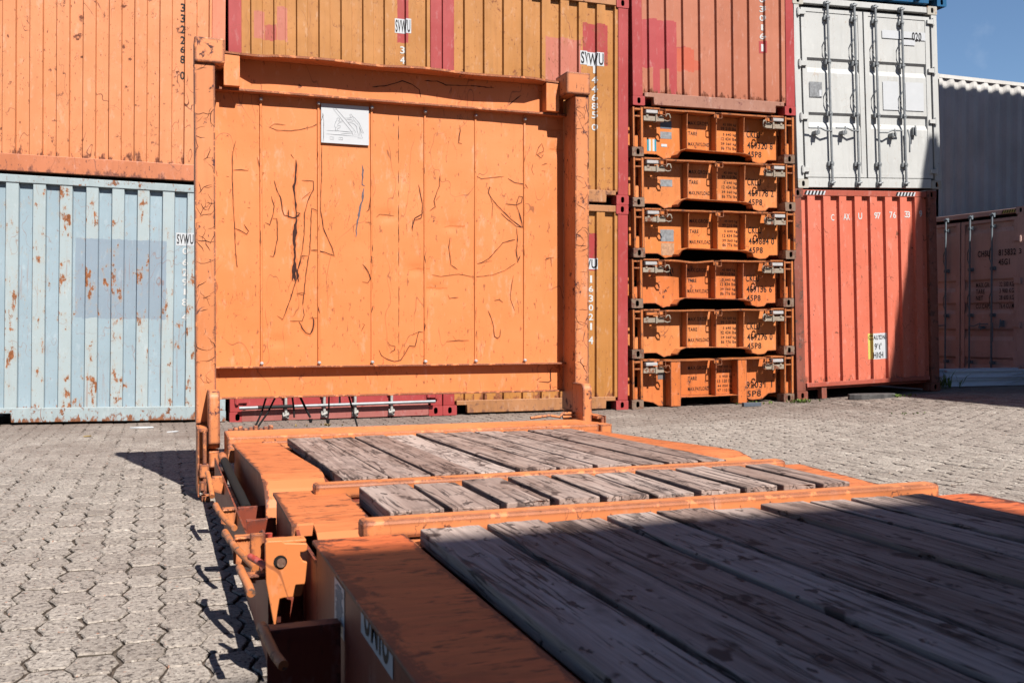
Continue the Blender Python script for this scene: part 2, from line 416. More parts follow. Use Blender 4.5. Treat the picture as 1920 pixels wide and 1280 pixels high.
def ground_material():
    t = NT('joint_sand'); v = t.coords(False)
    c = t.mix(t.step(t.noise(v, 60, 6, .7), .3, .7), (.030, .022, .018), (.095, .072, .058))
    c = t.mix(t.step(t.noise(v, 3, 3), .45, .65), c, t.mix(.5, c, (.05, .045, .035)))
    return t.finish(c, .95, t.noise(v, 90, 5), .5, .006)
def paver_material():
    t = NT('concrete_paver'); v = t.coords(False)
    at = t.n("ShaderNodeAttribute"); at.attribute_name = 'tint'
    c = t.mix(at.outputs['Fac'], (.24, .208, .182), (.375, .335, .297))
    c = t.mix(t.step(t.noise(v, 55, 6, .7), .38, .62), t.mix(.65, c, (.075, .060, .052)), c)
    c = t.mix(t.step(t.noise(v, .45, 4, .6), .42, .68), c, t.mix(.42, c, (.17, .135, .12)))
    p = t.noise(v, 78, 3, .65)
    pits = t.step(p, .59, .63)
    p2 = t.step(t.noise(v, 40, 3, .6), .60, .63)
    pits = t.math('MAXIMUM', pits, p2)
    c = t.mix(t.math('MULTIPLY', pits, .85), c, (.05, .038, .034))
    w = t.step(t.noise(v, 95, 2, .5), .66, .70)
    c = t.mix(t.math('MULTIPLY', w, .4), c, (.50, .47, .43))
    rd = t.step(t.noise(v, 45, 2, .5), .70, .72)
    c = t.mix(t.math('MULTIPLY', rd, .5), c, (.35, .13, .06))
    oil = t.step(t.noise(v, 1.1, 6, .65), .66, .74)
    c = t.mix(t.math('MULTIPLY', oil, .55), c, (.07, .055, .05))
    sy = t.n("ShaderNodeSeparateXYZ"); t.l(v, sy.inputs[0])
    dirt = t.math('ADD', t.math('MULTIPLY', t.step(sy.outputs[1], 8.2, 11.2), .42), t.noise(v, .8, 5, .6))
    c = t.mix(t.math('MULTIPLY', t.step(dirt, .58, .90), .75), c, (.115, .085, .072))
    h = t.math('SUBTRACT', t.noise(v, 60, 6, .7), t.math('MULTIPLY', pits, .6))
    return t.finish(c, .9, h, .8, .008, spec=.2)
M['joint'] = ground_material(); M['paver'] = paver_material()

def build_ground():
    mb = MB()
    xs = [-300, -80, -20, -8, -5, -3, -1.4, .4, 2, 3.8, 5.6, 7, 8.1, 9.3, 10.5, 14, 20, 40, 120, 300]
    ys = [-200, -40, -10, 0, 3, 6] + [6 + .5 * i for i in range(1, 11)] + [13, 16, 20, 30, 80, 300]
    vs_ = [(x, y, gz(x, y) - .012) for y in ys for x in xs]; n = len(xs)
    mb.add(vs_, [(j * n + i, j * n + i + 1, (j + 1) * n + i + 1, (j + 1) * n + i) for j in range(len(ys) - 1) for i in range(n - 1)], 0, True)
    o = mb.build('ground', M['joint']); o['kind'] = 'structure'
    # hexagonal pavers laid in columns, every stone a raised block with worn, chipped outline
    px, py = .120, .170; hw = px / 2 * 1.26; hh = py / 2
    vs_ = []; fs = []; tint = []; mi = []
    rnd = random.Random(3)
    def wob(x, y, k): return noise.noise(Vector((x * k, y * k, 3.3)))
    x_lo, x_hi, y_lo, y_hi = -4.5, 15.5, .6, 15.2
    for i in range(int((x_hi - x_lo) / px)):
        cx = x_lo + i * px
        for j in range(int((y_hi - y_lo) / py)):
            cy = y_lo + j * py + (py / 2 if i % 2 else 0)
            if cy < 2.2 and cx < 14 and cx > -4.5 and cy < 1.6: pass
            base = [(-hw, 0), (-px / 2 * .80, -hh), (px / 2 * .80, -hh), (hw, 0), (px / 2 * .80, hh), (-px / 2 * .80, hh)]
            near = cy < 6.5 and cx < 4
            ring = []
            sub = 5 if near else (2 if cy < 9 else 1)
            for k in range(6):
                a = base[k]; b = base[(k + 1) % 6]
                for q in range(sub):
                    t = q / sub; ring.append((a[0] + (b[0] - a[0]) * t, a[1] + (b[1] - a[1]) * t))
            gx, gy = .900 + .03 * rnd.random(), .935 + .022 * rnd.random()
            dz = rnd.gauss(0, .0014); tx = rnd.gauss(0, .012); ty = rnd.gauss(0, .012)
            rot = rnd.gauss(0, .022); jx = rnd.gauss(0, .0024); jy = rnd.gauss(0, .0034)
            o0 = len(vs_); m = len(ring); g0 = gz(cx, cy)
            for lvl, (sc, zz) in enumerate(((1.0, -.02), (1.0, -.005), (.95, 0.0))):
                for (x, y) in ring:
                    x2, y2 = x * gx, y * gy
                    wx = wob(cx + x, cy + y, 28) * .0065 + wob(cx + x, cy + y, 75) * .005
                    wy = wob(cx + x + 9, cy + y, 28) * .006 + wob(cx + x + 9, cy + y, 75) * .004
                    X = (x2 * sc - y2 * rot) + jx + wx + cx; Y = (y2 * sc + x2 * rot) + jy + wy + cy
                    vs_.append((X, Y, g0 + zz + dz + (X - cx) * tx + (Y - cy) * ty + (wob(X, Y, 60) * .0008 if lvl == 2 else 0)))
            for lvl in range(2):
                for k in range(m):
                    mi.append(1 - lvl); fs.append((o0 + lvl * m + k, o0 + lvl * m + (k + 1) % m, o0 + (lvl + 1) * m + (k + 1) % m, o0 + (lvl + 1) * m + k))
            fs.append([o0 + 2 * m + k for k in range(m)]); mi.append(0)
            tv = min(1, max(0, rnd.gauss(.5, .22)))
            tint += [tv] * (3 * m)
    me = bpy.data.meshes.new('paving'); me.from_pydata(vs_, [], fs); me.materials.append(M['paver']); me.materials.append(M['joint']); me.polygons.foreach_set('material_index', mi)
    a = me.attributes.new('tint', 'FLOAT', 'POINT'); a.data.foreach_set('value', tint); me.update()
    o = bpy.data.objects.new('paving', me); C.objects.link(o); o['kind'] = 'structure'
build_ground()

# ------------------------------------------------------------------ containers
CW = 2.438
def casting_mb(x0, y0, z0, front=True, w=.17, d=.162, h=.118, mb=None, mi=0, mdark=1, dy=1):
    """corner casting with an oval aperture sunk into its front face"""
    mb = mb or MB()
    cx, cz = x0 + w / 2, z0 + h / 2; n = 16; r = .012
    hx, hz = .024, .039
    oval = []
    for k in range(n):
        a = 2 * PI * k / n; c, s_ = math.cos(a), math.sin(a)
        oval.append((cx + hx * c, cz + (hz - hx) * (1 if s_ > 0 else -1) * (abs(s_) > 1e-6) + hx * s_))
    outer = []
    for (ox, oz, a0) in ((x0 + w - r, z0 + h - r, 0), (x0 + r, z0 + h - r, PI / 2), (x0 + r, z0 + r, PI), (x0 + w - r, z0 + r, 1.5 * PI)):
        for k in range(4): a = a0 + k / 3 * PI / 2; outer.append((ox + r * math.cos(a), oz + r * math.sin(a)))
    yf = y0; yb = y0 + d * dy
    V = [(p[0], yf, p[1]) for p in outer] + [(p[0], yf, p[1]) for p in oval]
    mb.add(V, [(k, (k + 1) % n, n + (k + 1) % n, n + k) for k in range(n)], mi)
    mb.add([(p[0], yf, p[1]) for p in outer] + [(p[0], yb, p[1]) for p in outer],
           [(k, (k + 1) % n, n + (k + 1) % n, n + k) for k in range(n)] + [list(range(n, 2 * n))], mi)
    yi = y0 + .02 * dy; yc = y0 + .13 * dy
    mb.add([(p[0], yf, p[1]) for p in oval] + [(p[0], yi, p[1]) for p in oval], [(k, (k + 1) % n, n + (k + 1) % n, n + k) for k in range(n)], mi)
    big = [(cx + (p[0] - cx) * 2.2, cz + (p[1] - cz) * 1.15) for p in oval]
    mb.add([(p[0], yi, p[1]) for p in oval] + [(p[0], yi, p[1]) for p in big] + [(p[0], yc, p[1]) for p in big],
           [(k, (k + 1) % n, n + (k + 1) % n, n + k) for k in range(n)] +
           [(n + k, n + (k + 1) % n, 2 * n + (k + 1) % n, 2 * n + k) for k in range(n)] + [list(range(2 * n, 3 * n))], mdark)  # cavity coloured near-black to deepen its shade
    return mb

def corr_profile(x0, x1, yo, yi, pitch=.25, start='in', ramp=.011, lead=.05):
    """plan profile of a corrugated sheet: (x, y) kinks, yo = outer flats, yi = recessed flats"""
    pts = [(x0, yo if start == 'out' else yi)]; x = x0 + lead; out = start == 'out'
    fl = (pitch - 2 * ramp) / 2
    while x < x1 - ramp - .01:
        pts.append((x, yo if out else yi)); x += ramp; out = not out; pts.append((x, yo if out else yi)); x += fl
    pts.append((x1, pts[-1][1])); return pts

def corr_sheet(prof, z0, z1, nz=1):
    mb = MB(); n = len(prof); zs = [z0 + (z1 - z0) * k / nz for k in range(nz + 1)]
    mb.add([(x, y, z) for z in zs for (x, y) in prof], [(j * n + i, j * n + i + 1, (j + 1) * n + i + 1, (j + 1) * n + i) for j in range(nz) for i in range(n - 1)])
    return mb

def shell(t, m_side, m_frame, H, L, w=CW, roof=True):
    """sides, roof, floor, rear wall, rear posts of a container whose front is at y=0"""
    for sx in (0, 1):
        mb = MB(); pts = []; y = .17; out = True
        while y < L - .2:
            pts.append((y, out)); pts.append((y + .07, out)); y += .14; out = not out
        V = []
        for z in (.16, H - .08):
            for (yy, o_) in pts:
                d = .005 if o_ else .041
                V.append((d if sx == 0 else w - d, yy, z))
        n = len(pts); mb.add(V, [(i, i + 1, n + i + 1, n + i) for i in range(n - 1)])
        mb.build('side_wall', m_side, t)
        mb = MB(); a, b = (.0, .06) if sx == 0 else (w - .06, w)
        mb.box(a, .165, .02, b, L - .165, .16); mb.build('bottom_side_rail', m_frame, t)
        mb = MB(); mb.box(a, .165, H - .08, b, L - .165, H - .012); mb.build('top_side_rail', m_frame, t)
    if roof:
        mb = MB(); mb.box(.062, .1, H - .05, w - .062, L - .1, H - .03); mb.build('roof', m_side, t)
    mb = MB(); mb.box(.062, .12, .12, w - .062, L - .1, .15); mb.build('floor', m_frame, t)
    mb = MB(); mb.box(.12, L - .06, .12, w - .12, L - .02, H - .1); mb.build('rear_wall', m_side, t)
    for x in (0, w - .12):
        mb = MB(); mb.box(x, L - .14, .12, x + .12, L, H - .12); mb.build('rear_post', m_frame, t)

def container(label, x0, y0, zl, zr, H, m_wall, m_frame, L=6.058, group='stacked shipping containers', pitch=.25, start='in', lead=.05,
              m_rail=None, postw=.14, end='corr', rail_z=(.02, .17), m_post=None, m_cast=None, rot=0.0, name='shipping_container', notch=True, oy=.02, iy=.062, sides=True):
    t = thing(name, label, 'container', (x0, y0, zl), (0, -math.atan2(zr - zl, CW), rot), group)
    mr = m_rail or m_frame; mc = m_cast or m_frame; mp = m_post or m_frame
    for x in (0, CW - .17):
        for z in (0, H - .118):
            casting_mb(x, 0, z).build('corner_casting', [mc, M['dark']], t)
            o = MB(); o.box(x, L - .162, z, x + .17, L, z + .118); o.build('corner_casting', mc, t)
    for x in (0.004, CW - .004 - postw):
        mb = MB(); mb.box(x, .006, .118, x + postw, .11, H - .118); mb.build('corner_post', mp, t, bevel=.006)
    # bottom end rail, notched beside the castings
    a, b = .172, CW - .172; z0, z1 = rail_z
    if notch:
        pl = [(a, z1 - .055), (a + .13, z1 - .055), (a + .135, z0), (b - .135, z0), (b - .13, z1 - .055), (b, z1 - .055), (b, z1), (a, z1)]
    else: pl = [(a, z0), (b, z0), (b, z1), (a, z1)]
    mb = MB(); mb.prism(pl, 'y', .012, .09); mb.build('bottom_rail', mr, t, bevel=.005)
    mb = MB(); mb.box(.172, .010, H - .095, CW - .172, .10, H - .015); mb.build('top_rail', mr if end == 'corr' else m_frame, t, bevel=.005)
    prof = None
    if end == 'corr':
        prof = corr_profile(postw, CW - postw, oy, iy, pitch, start, lead=lead)
        corr_sheet(prof, z1 - .01, H - .09, 8).build('end_wall', m_wall, t)
    if sides: shell(t, m_wall, m_frame, H, L)
    return t, prof

def letters(t, items, mats, name='lettering'):
    """items: (text, x0, z0, x1, z1, y, mi, prof) in the thing's own frame, each its own part"""
    for it in items:
        mb = MB()
        if it[0] is None: card(mb, *it[1:5], y=it[5], mi=0, prof=it[7]); mb.build('label_sticker', mats[it[6]], t)
        else:
            q = list(it[1:5])
            if len(it[0]) == 1: hh_ = (q[3] - q[1]) * .09; q[1] += hh_; q[3] -= hh_
            text_into(mb, it[0], *q, y=it[5], mi=0, prof=it[7])
            mb.build('lettering', mats[it[6]], t)

YR = 11.3
X = [YR * .0605 - CW - .012, YR * .0631, YR * .2792, YR * .5001, YR * .7199]

# left column: pale blue below, orange above
RED = (.46, .055, .055)
m_blue = paint('pale_blue_container_paint', (.37, .48, .555), outer=(.50, .575, .59), rust=1.0, scr=.45, low=(.10, .30), streak=.06, rustcol=(.19, .065, .022), fade=.05,
               halo=(.52, .42, .30), patches=[((0.897, 4.394)[0], (1.803, 4.495)[0], (-0.436, 1.112)[1], (-0.436, 1.955)[1], (.315, .395, .48))])
m_bluerail = paint('rusty_pale_blue_rail_paint', (.42, .50, .53), rust=1.1, scr=1.0, low=(.02, .19), rustcol=(.17, .065, .03), fade=.06)
t, prof = container('pale blue container with rust spots and a repainted square, on the ground at far left', X[0], YR, -.050, -.086, 2.591,
                    m_blue, m_bluerail, lead=.09, pitch=.2535, m_rail=m_bluerail)
b = [('SVWU', *(1.909, 1.935), *(2.080, 2.042), -.0035, 0, prof)]
pb = (None, *(1.901, 1.917), *(2.086, 2.056), -.002, 1, prof)
letters(t, [b[0], pb] + [('0', 1.967, 1.815, 2.025, 1.903, -0.0035, 2, prof), ('6', 1.967, 1.693, 2.025, 1.781, -0.0035, 2, prof), ('2', 1.967, 1.577, 2.025, 1.677, -0.0035, 2, prof), ('9', 1.967, 1.472, 2.025, 1.566, -0.0035, 2, prof), ('1', 1.984, 1.374, 2.010, 1.456, -0.0035, 2, prof), ('8', 1.967, 1.252, 2.025, 1.351, -0.0035, 2, prof), ('4', 1.967, 1.090, 2.025, 1.189, -0.0035, 2, prof)], [M['ink'], M['sticker'], M['white']])

m_ora = paint('orange_container_paint', (.82, .30, .125), rust=.75, scr=1.0, low=(.14, .50), streak=.16, rustcol=(.13, .04, .02), fade=.05)
m_orarail = paint('rusty_orange_rail_paint', (.66, .22, .10), rust=.8, scr=.9, low=(.0, .16), rustcol=(.16, .055, .035))
m_salm = paint('salmon_post_paint', (.82, .24, .13), rust=.1, scr=.3)
t, prof = container('orange container with black digits down its end, on top of the pale blue one', X[0], YR, 2.548, 2.522, 2.591,
                    m_ora, m_orarail, lead=.09, pitch=.2535, m_post=m_salm, m_cast=m_salm, notch=False, rail_z=(.015, .19))
letters(t, [('3', 1.967, 1.841, 2.014, 1.951, -0.0035, 0, prof), ('3', 1.967, 1.725, 2.014, 1.834, -0.0035, 0, prof), ('2', 1.967, 1.609, 2.014, 1.712, -0.0035, 0, prof), ('2', 1.967, 1.492, 2.014, 1.596, -0.0035, 0, prof), ('6', 1.967, 1.399, 2.014, 1.485, -0.0035, 0, prof), ('8', 1.967, 1.283, 2.014, 1.386, -0.0035, 0, prof), ('0', 1.967, 1.109, 2.014, 1.212, -0.0035, 0, prof)], [M['ink']])

# second column: red door-end container below, ochre above
m_red = paint('dark_red_frame_paint', RED, rust=.25, scr=.35, fade=.06)
m_redfade = paint('faded_pink_red_rail', (.46, .15, .13), rust=.9, scr=.8, rustcol=(.22, .03, .03))
def ochre(name, patches, r=.55): return paint(name, (.57, .235, .055), rust=r, scr=.9, low=(.15, .40), streak=.35, rustcol=(.16, .05, .02), fade=.10, patches=patches)
m_ochrerail = paint('rusty_ochre_rail_paint', (.50, .22, .09), rust=1.0, scr=.8, low=(.0, .17), rustcol=(.16, .07, .04), streak=.4)
PINK = (.60, .19, .13)
m_o1 = ochre('ochre_paint_with_red_strip', [((1.910, 4.784)[0], (2.033, 4.798)[0], (2.682, 1.782)[1], 4, RED),
    ((0.278, 4.602)[0], (0.395, 4.615)[0], 1.66, (1.049, 1.964)[1], PINK), ((0.400, 4.616)[0], (0.523, 4.629)[0], 1.66, (1.178, 1.840)[1], (.52, .11, .08)),
    ((0.529, 4.630)[0], (0.647, 4.643)[0], 1.66, (1.295, 2.039)[1], PINK)], .3)
t, prof = container('ochre container with a red strip behind its white label, above the orange end wall', X[1], YR, 2.497, 2.497, 2.591, m_o1, m_red, lead=.10, pitch=.2506, m_rail=m_ochrerail)
letters(t, [('SVWU', *(1.888, 1.898), *(2.054, 2.043), -.0035, 0, prof), (None, *(1.880, 1.888), *(2.065, 2.057), -.002, 1, prof)] + [('3', 1.943, 1.644, 1.997, 1.747, -0.0035, 2, prof), ('4', 1.943, 1.526, 1.997, 1.628, -0.0035, 2, prof)], [M['ink'], M['sticker'], M['white']])
m_o2 = ochre('ochre_paint_with_red_blocks', [((1.811, 5.045)[0], (2.171, 5.085)[0], (5.141, 1.738)[1], (5.141, 2.248)[1], RED),
    ((1.314, 4.990)[0], (1.789, 5.043)[0], 1.45, (4.706, 2.024)[1], PINK)], .8)
t, prof = container('upper ochre container right of the orange end wall, with red paint blocks', X[2], YR, 2.498, 2.500, 2.591, m_o2, m_red, lead=.13, pitch=.2466, m_rail=m_ochrerail)
letters(t, [('SVWU', *(1.788, 1.731), *(2.095, 1.880), -.0035, 0, prof), (None, *(1.777, 1.720), *(2.102, 1.891), -.002, 1, prof)] + [('1', 1.970, 1.623, 2.000, 1.730, -0.0035, 2, prof), ('4', 1.951, 1.499, 2.017, 1.602, -0.0035, 2, prof), ('4', 1.951, 1.382, 2.017, 1.488, -0.0035, 2, prof), ('6', 1.951, 1.278, 2.017, 1.381, -0.0035, 2, prof), ('8', 1.951, 1.171, 2.017, 1.273, -0.0035, 2, prof), ('5', 1.951, 1.060, 2.017, 1.166, -0.0035, 2, prof), ('0', 1.951, 0.909, 2.017, 1.008, -0.0035, 2, prof)], [M['ink'], M['sticker'], M['white']])
m_o3 = ochre('ochre_paint_with_red_block', [((1.768, 5.040)[0], (2.009, 5.067)[0], (5.105, 1.758)[1], (5.105, 2.227)[1], RED)], .5)
t, prof = container('lower ochre container on the ground, just right of the orange end wall', X[2], YR, -.096, -.093, 2.591, m_o3, m_red, lead=.13, pitch=.2466, m_rail=m_ochrerail)
letters(t, [('SVWU', *(1.723, 1.785), *(2.014, 1.899), -.0035, 0, prof), (None, *(1.708, 1.772), *(2.021, 1.909), -.002, 1, prof)] + [('1', 1.933, 1.593, 1.961, 1.705, -0.0035, 2, prof), ('6', 1.914, 1.479, 1.976, 1.571, -0.0035, 2, prof), ('3', 1.914, 1.352, 1.976, 1.460, -0.0035, 2, prof), ('0', 1.914, 1.242, 1.976, 1.339, -0.0035, 2, prof), ('2', 1.914, 1.124, 1.976, 1.225, -0.0035, 2, prof), ('1', 1.933, 1.001, 1.961, 1.108, -0.0035, 2, prof), ('4', 1.914, 0.823, 1.976, 0.943, -0.0035, 2, prof)], [M['ink'], M['sticker'], M['white']])
t, prof = container('dark red container on top of the ochre ones, only its lower edge showing', X[2], YR, 5.094, 5.096, 2.591, m_red, m_red, lead=.13)

# red container resting on the folded racks
m_rr = paint('faded_red_orange_paint', (.54, .185, .105), rust=.12, scr=.25, streak=.12, low=(.17, .35), fade=.05, patches=[
    ((0.163, 5.140)[0], (0.668, 5.196)[0], (6.082, 0.496)[1], (6.082, 1.115)[1], (.50, .075, .08)),
    ((0.300, 5.155)[0], (0.420, 5.168)[0], .1, (6.082, 0.702)[1], (.50, .075, .08)),
    ((0.532, 5.181)[0], (0.668, 5.196)[0], .1, (6.082, 0.702)[1], (.48, .065, .07)),
    ((0.664, 5.196)[0], (0.774, 5.208)[0], (6.378, 0.639)[1], (6.378, 0.799)[1], (.50, .09, .08)),
    ((0.672, 5.196)[0], (0.924, 5.225)[0], (6.472, 0.485)[1], (6.472, 0.784)[1], (.62, .13, .07)),
    ((0.924, 5.225)[0], (0.995, 5.232)[0], (6.472, 0.520)[1], (6.472, 0.645)[1], (.62, .14, .08))])
m_rrrail = paint('bleached_rusty_rail', (.43, .20, .14), rust=1.0, scr=.9, rustcol=(.16, .06, .05))
t, prof = container('faded red container with white digits, resting on the pile of folded racks', X[3], YR, 3.768, 3.806, 2.591, m_rr, m_red, lead=.10, pitch=.248, m_rail=m_rrrail)
letters(t, [('6', 1.923, 1.479, 1.994, 1.587, -0.0035, 0, prof), ('3', 1.923, 1.350, 1.994, 1.451, -0.0035, 0, prof), ('0', 1.923, 1.232, 1.994, 1.329, -0.0035, 0, prof), ('1', 1.944, 1.107, 1.976, 1.207, -0.0035, 0, prof), ('6', 1.923, 0.989, 1.994, 1.089, -0.0035, 0, prof), ('1', 1.944, 0.828, 1.976, 0.946, -0.0035, 0, prof)] + [(None, *(1.910, 0.813), *(2.006, 0.972), -.002, 1, prof)], [M['white'], m_red])

# right column: salmon red container below, white door end above, blue on top
m_cax = paint('salmon_red_container_paint', (.80, .195, .118), rust=.5, scr=.9, low=(.16, .45), streak=.2, fade=.05, rustcol=(.16, .05, .03))
m_caxrail = paint('rusty_red_rail_paint', (.50, .11, .07), rust=.6, scr=.8, rustcol=(.14, .05, .035))
m_caxpost = paint('flaking_brown_red_post', (.30, .085, .055), rust=1.3, scr=.9, rustcol=(.09, .04, .03))
t, prof = container('salmon red container on the ground with white number and yellow caution label', X[4], YR, -.040, .040, 2.868, m_cax, m_caxrail,
                    lead=.097, pitch=.259, m_post=m_caxpost, m_cast=m_caxpost, notch=False, rail_z=(.165, .225), m_rail=m_caxrail, oy=.015, iy=.062)
letters(t, [('C', 0.660, 2.429, 0.714, 2.537, -0.0035, 0, prof), ('A', 0.829, 2.435, 0.884, 2.544, -0.0035, 0, prof), ('X', 0.916, 2.438, 0.971, 2.547, -0.0035, 0, prof), ('U', 1.078, 2.444, 1.143, 2.554, -0.0035, 0, prof), ('9', 1.349, 2.454, 1.405, 2.564, -0.0035, 0, prof), ('7', 1.439, 2.457, 1.498, 2.568, -0.0035, 0, prof), ('7', 1.611, 2.464, 1.665, 2.574, -0.0035, 0, prof), ('6', 1.712, 2.467, 1.765, 2.578, -0.0035, 0, prof), ('3', 1.873, 2.473, 1.931, 2.585, -0.0035, 0, prof), ('3', 1.958, 2.476, 2.012, 2.588, -0.0035, 0, prof), ('9', 2.131, 2.483, 2.183, 2.595, -0.0035, 0, prof)] + [('CAUTION', *(1.248, 0.774), *(1.528, 0.837), -.0035, 1, prof), ("9'6''", *(1.307, 0.636), *(1.463, 0.725), -.0035, 1, prof),
    ('HIGH', *(1.284, 0.516), *(1.491, 0.600), -.0035, 1, prof),
    (None, *(1.234, 0.501), *(1.289, 0.864), -.002, 2, prof), (None, *(1.289, 0.501), *(1.537, 0.864), -.002, 3, prof)],
    [M['white'], M['ink'], M['yellow'], M['sticker']])
mb = MB(); mb.box(.42, .03, .0, .50, .12, .165); mb.build('support_foot', m_caxpost, t)
for s0 in (.19, 1.72):
    hz = MB()
    for k in range(6):
        x = s0 + k * .055; z = 2.868 - .083
        hz.add([(x, .007, z), (x + .03, .007, z), (x + .055, .007, z + .055), (x + .025, .007, z + .055)], [(0, 1, 2, 3)], 0)
        hz.add([(x + .03, .007, z), (x + .055, .007, z), (x + .08, .007, z + .055), (x + .055, .007, z + .055)], [(0, 1, 2, 3)], 1)
    hz.build('hazard_stripes', [M['ink'], M['sticker']], t)

def door_end(t, H, m_door, m_rod, m_gask, rods, split, bands, handle_z=.78, hinge_z=(.25, .96, 1.68, 2.37), m_hinge=None, top=.155, band_d=.030):
    """two door leaves with pressed bands, lock rods with cams and handles, hinges and gasket"""
    zt = H - top; z0 = .15
    mb = MB(); mb.box(.12, .055, z0 - .02, CW - .12, .075, zt + .03); mb.build('gasket', m_gask, t)
    for (a, b, hs) in ((.135, split - .012, 0), (split + .012, CW - .135, 1)):
        ix0, ix1 = a + .075, b - .075
        prof = [(.02, z0)]; rec = .02 + band_d
        for zb in sorted(bands): prof += [(.02, zb - .20), (rec, zb - .13), (rec, zb - .035), (.02, zb)]
        prof.append((.02, zt))
        mb = MB()
        V = [(ix, y, z) for (y, z) in prof for ix in (ix0, ix1)]
        n = len(prof); mb.add(V, [(2 * i, 2 * i + 1, 2 * i + 3, 2 * i + 2) for i in range(n - 1)])
        mb.box(a, .012, z0, ix0, .05, zt); mb.box(ix1, .012, z0, b, .05, zt)
        mb.box(ix0, .012, zt - .05, ix1, .05, zt); mb.box(ix0, .012, z0, ix1, .05, z0 + .05)
        d = mb.build('door', m_door, t)
        for hzz in hinge_z:
            hb = MB(); x = .06 if hs == 0 else CW - .06 - .13
            hb.prism([(x + .0, hzz - .035), (x + .13, hzz - .03), (x + .13, hzz + .02), (x, hzz + .035)] if hs == 0 else [(x, hzz - .03), (x + .13, hzz - .035), (x + .13, hzz + .035), (x, hzz + .02)], 'y', -.018, .011)
            hb.tube([(x + (.02 if hs == 0 else .11), -.008, hzz - .05), (x + (.02 if hs == 0 else .11), -.008, hzz + .05)], .018, 10)
            hb.build('hinge', m_hinge or m_door, d)
    for k, rx in enumerate(rods):
        mb = MB(); mb.tube([(rx, -.035, .05), (rx, -.035, H - .06)], .0165, 12)
        r = mb.build('lock_rod', m_rod, t)
        mb = MB()
        for zz in (H - .10, .06):
            mb = MB(); mb.box(rx - .035, -.03, zz - .03, rx + .035, .008, zz + .04); mb.tube([(rx - .03, -.045, zz), (rx + .035, -.045, zz + .02)], .014, 8)
            mb.build('cam', m_rod, r, bevel=.004)
        mb = MB()
        for zz in (H - .28, H * .66, H * .39, .33):
            mb = MB(); mb.box(rx - .045, -.022, zz - .03, rx + .045, .013, zz + .03); mb.box(rx - .024, -.056, zz - .014, rx + .024, -.022, zz + .014)
            mb.build('rod_bracket', m_rod, r, bevel=.003)
        mb = MB()
        for zz in (H * .735, H * .47):                                   # bent guard straps beside the rod
            mb = MB(); mb.tube([(rx - .018, -.03, zz + .14), (rx - .055, -.02, zz + .07), (rx - .055, -.02, zz - .05), (rx - .018, -.03, zz - .12)], .009, 6)
            mb.build('guard_strap', m_rod, r)
        mb = MB(); hz_ = handle_z + (.01 if k % 2 else 0)
        if k < 3:
            d = 1 if k >= 2 else -1
            mb.tube([(rx, -.05, hz_), (rx + d * .12, -.075, hz_ - .005), (rx + d * .20, -.07, hz_ + .03), (rx + d * .38, -.06, hz_ + .03)], .011, 8)
            mb.box(rx + d * .24 - .035, -.07, hz_ - .05, rx + d * .24 + .035, .013, hz_ - .005)
            mb.tube([(rx + d * .24, -.075, hz_ + .05), (rx + d * .24, -.08, hz_ + .005), (rx + d * .26, -.075, hz_ - .07)], .010, 8)
        else:
            mb.tube([(rx + .035, -.05, hz_ + .04), (rx + .05, -.07, hz_ - .08), (rx + .045, -.065, hz_ - .28)], .011, 8)
            mb.box(rx + .15, -.03, hz_ - .03, rx + .21, .013, hz_ + .08); mb.tube([(rx + .18, -.04, hz_ + .10), (rx + .17, -.06, hz_ - .05)], .012, 8)
        mb.build('handle', m_rod, r)

m_white = paint('white_grey_container_paint', (.635, .64, .635), rust=.25, scr=.35, streak=.22, fade=.05, rustcol=(.26, .17, .11), dent=.16)
m_whitef = paint('cream_worn_frame_paint', (.55, .52, .46), rust=.8, scr=.9, rustcol=(.30, .14, .06), fade=.05)
m_gask = flat('dark_rubber_gasket', (.09, .095, .10), .7)
t, prof = container('white-grey container with closed doors and four lock rods, on the salmon red one', X[4], YR, 2.836, 2.936, 2.591, m_white, m_white, end='door', m_cast=m_whitef, postw=.10, rail_z=(.01, .14), notch=False)
door_end(t, 2.591, m_white, M['rod'], m_gask, (.533, .976, 1.33, 1.783), 1.155, (1.77, 1.03), handle_z=.77)
letters(t, [('020', *(1.988, 2.092), *(2.154, 2.207), .0065, 0, None), (None, 1.472, (9.583, 2.098)[1], 2.225, (9.583, 2.210)[1], .0095, 1, None),
    (None, 1.84, 2.02, 2.04, 2.12, .0095, 1, None), (None, 1.46, 1.10, 1.73, 1.50, .0095, 1, None), (None, 1.85, 1.10, 2.17, 1.50, .0095, 1, None), (None, .235, 1.235, .44, 1.44, .0095, 2, None), (None, .39, 1.245, .43, 1.33, .0065, 1, None)],
    [M['ink'], M['sticker'], M['greysticker']], 'label_sticker')
m_btop = paint('bright_blue_container_paint', (.012, .13, .30), rust=.1, scr=.3)
t, prof = container('bright blue container, the topmost of its column, cut by the frame', X[4] + .07, YR, 5.437, 5.542, 2.591, m_btop, m_btop, end='door', rail_z=(.03, .15), notch=True)
door_end(t, 2.591, m_btop, m_btop, m_gask, (.5, .95, 1.45, 1.9), 1.219, (1.77, 1.03))

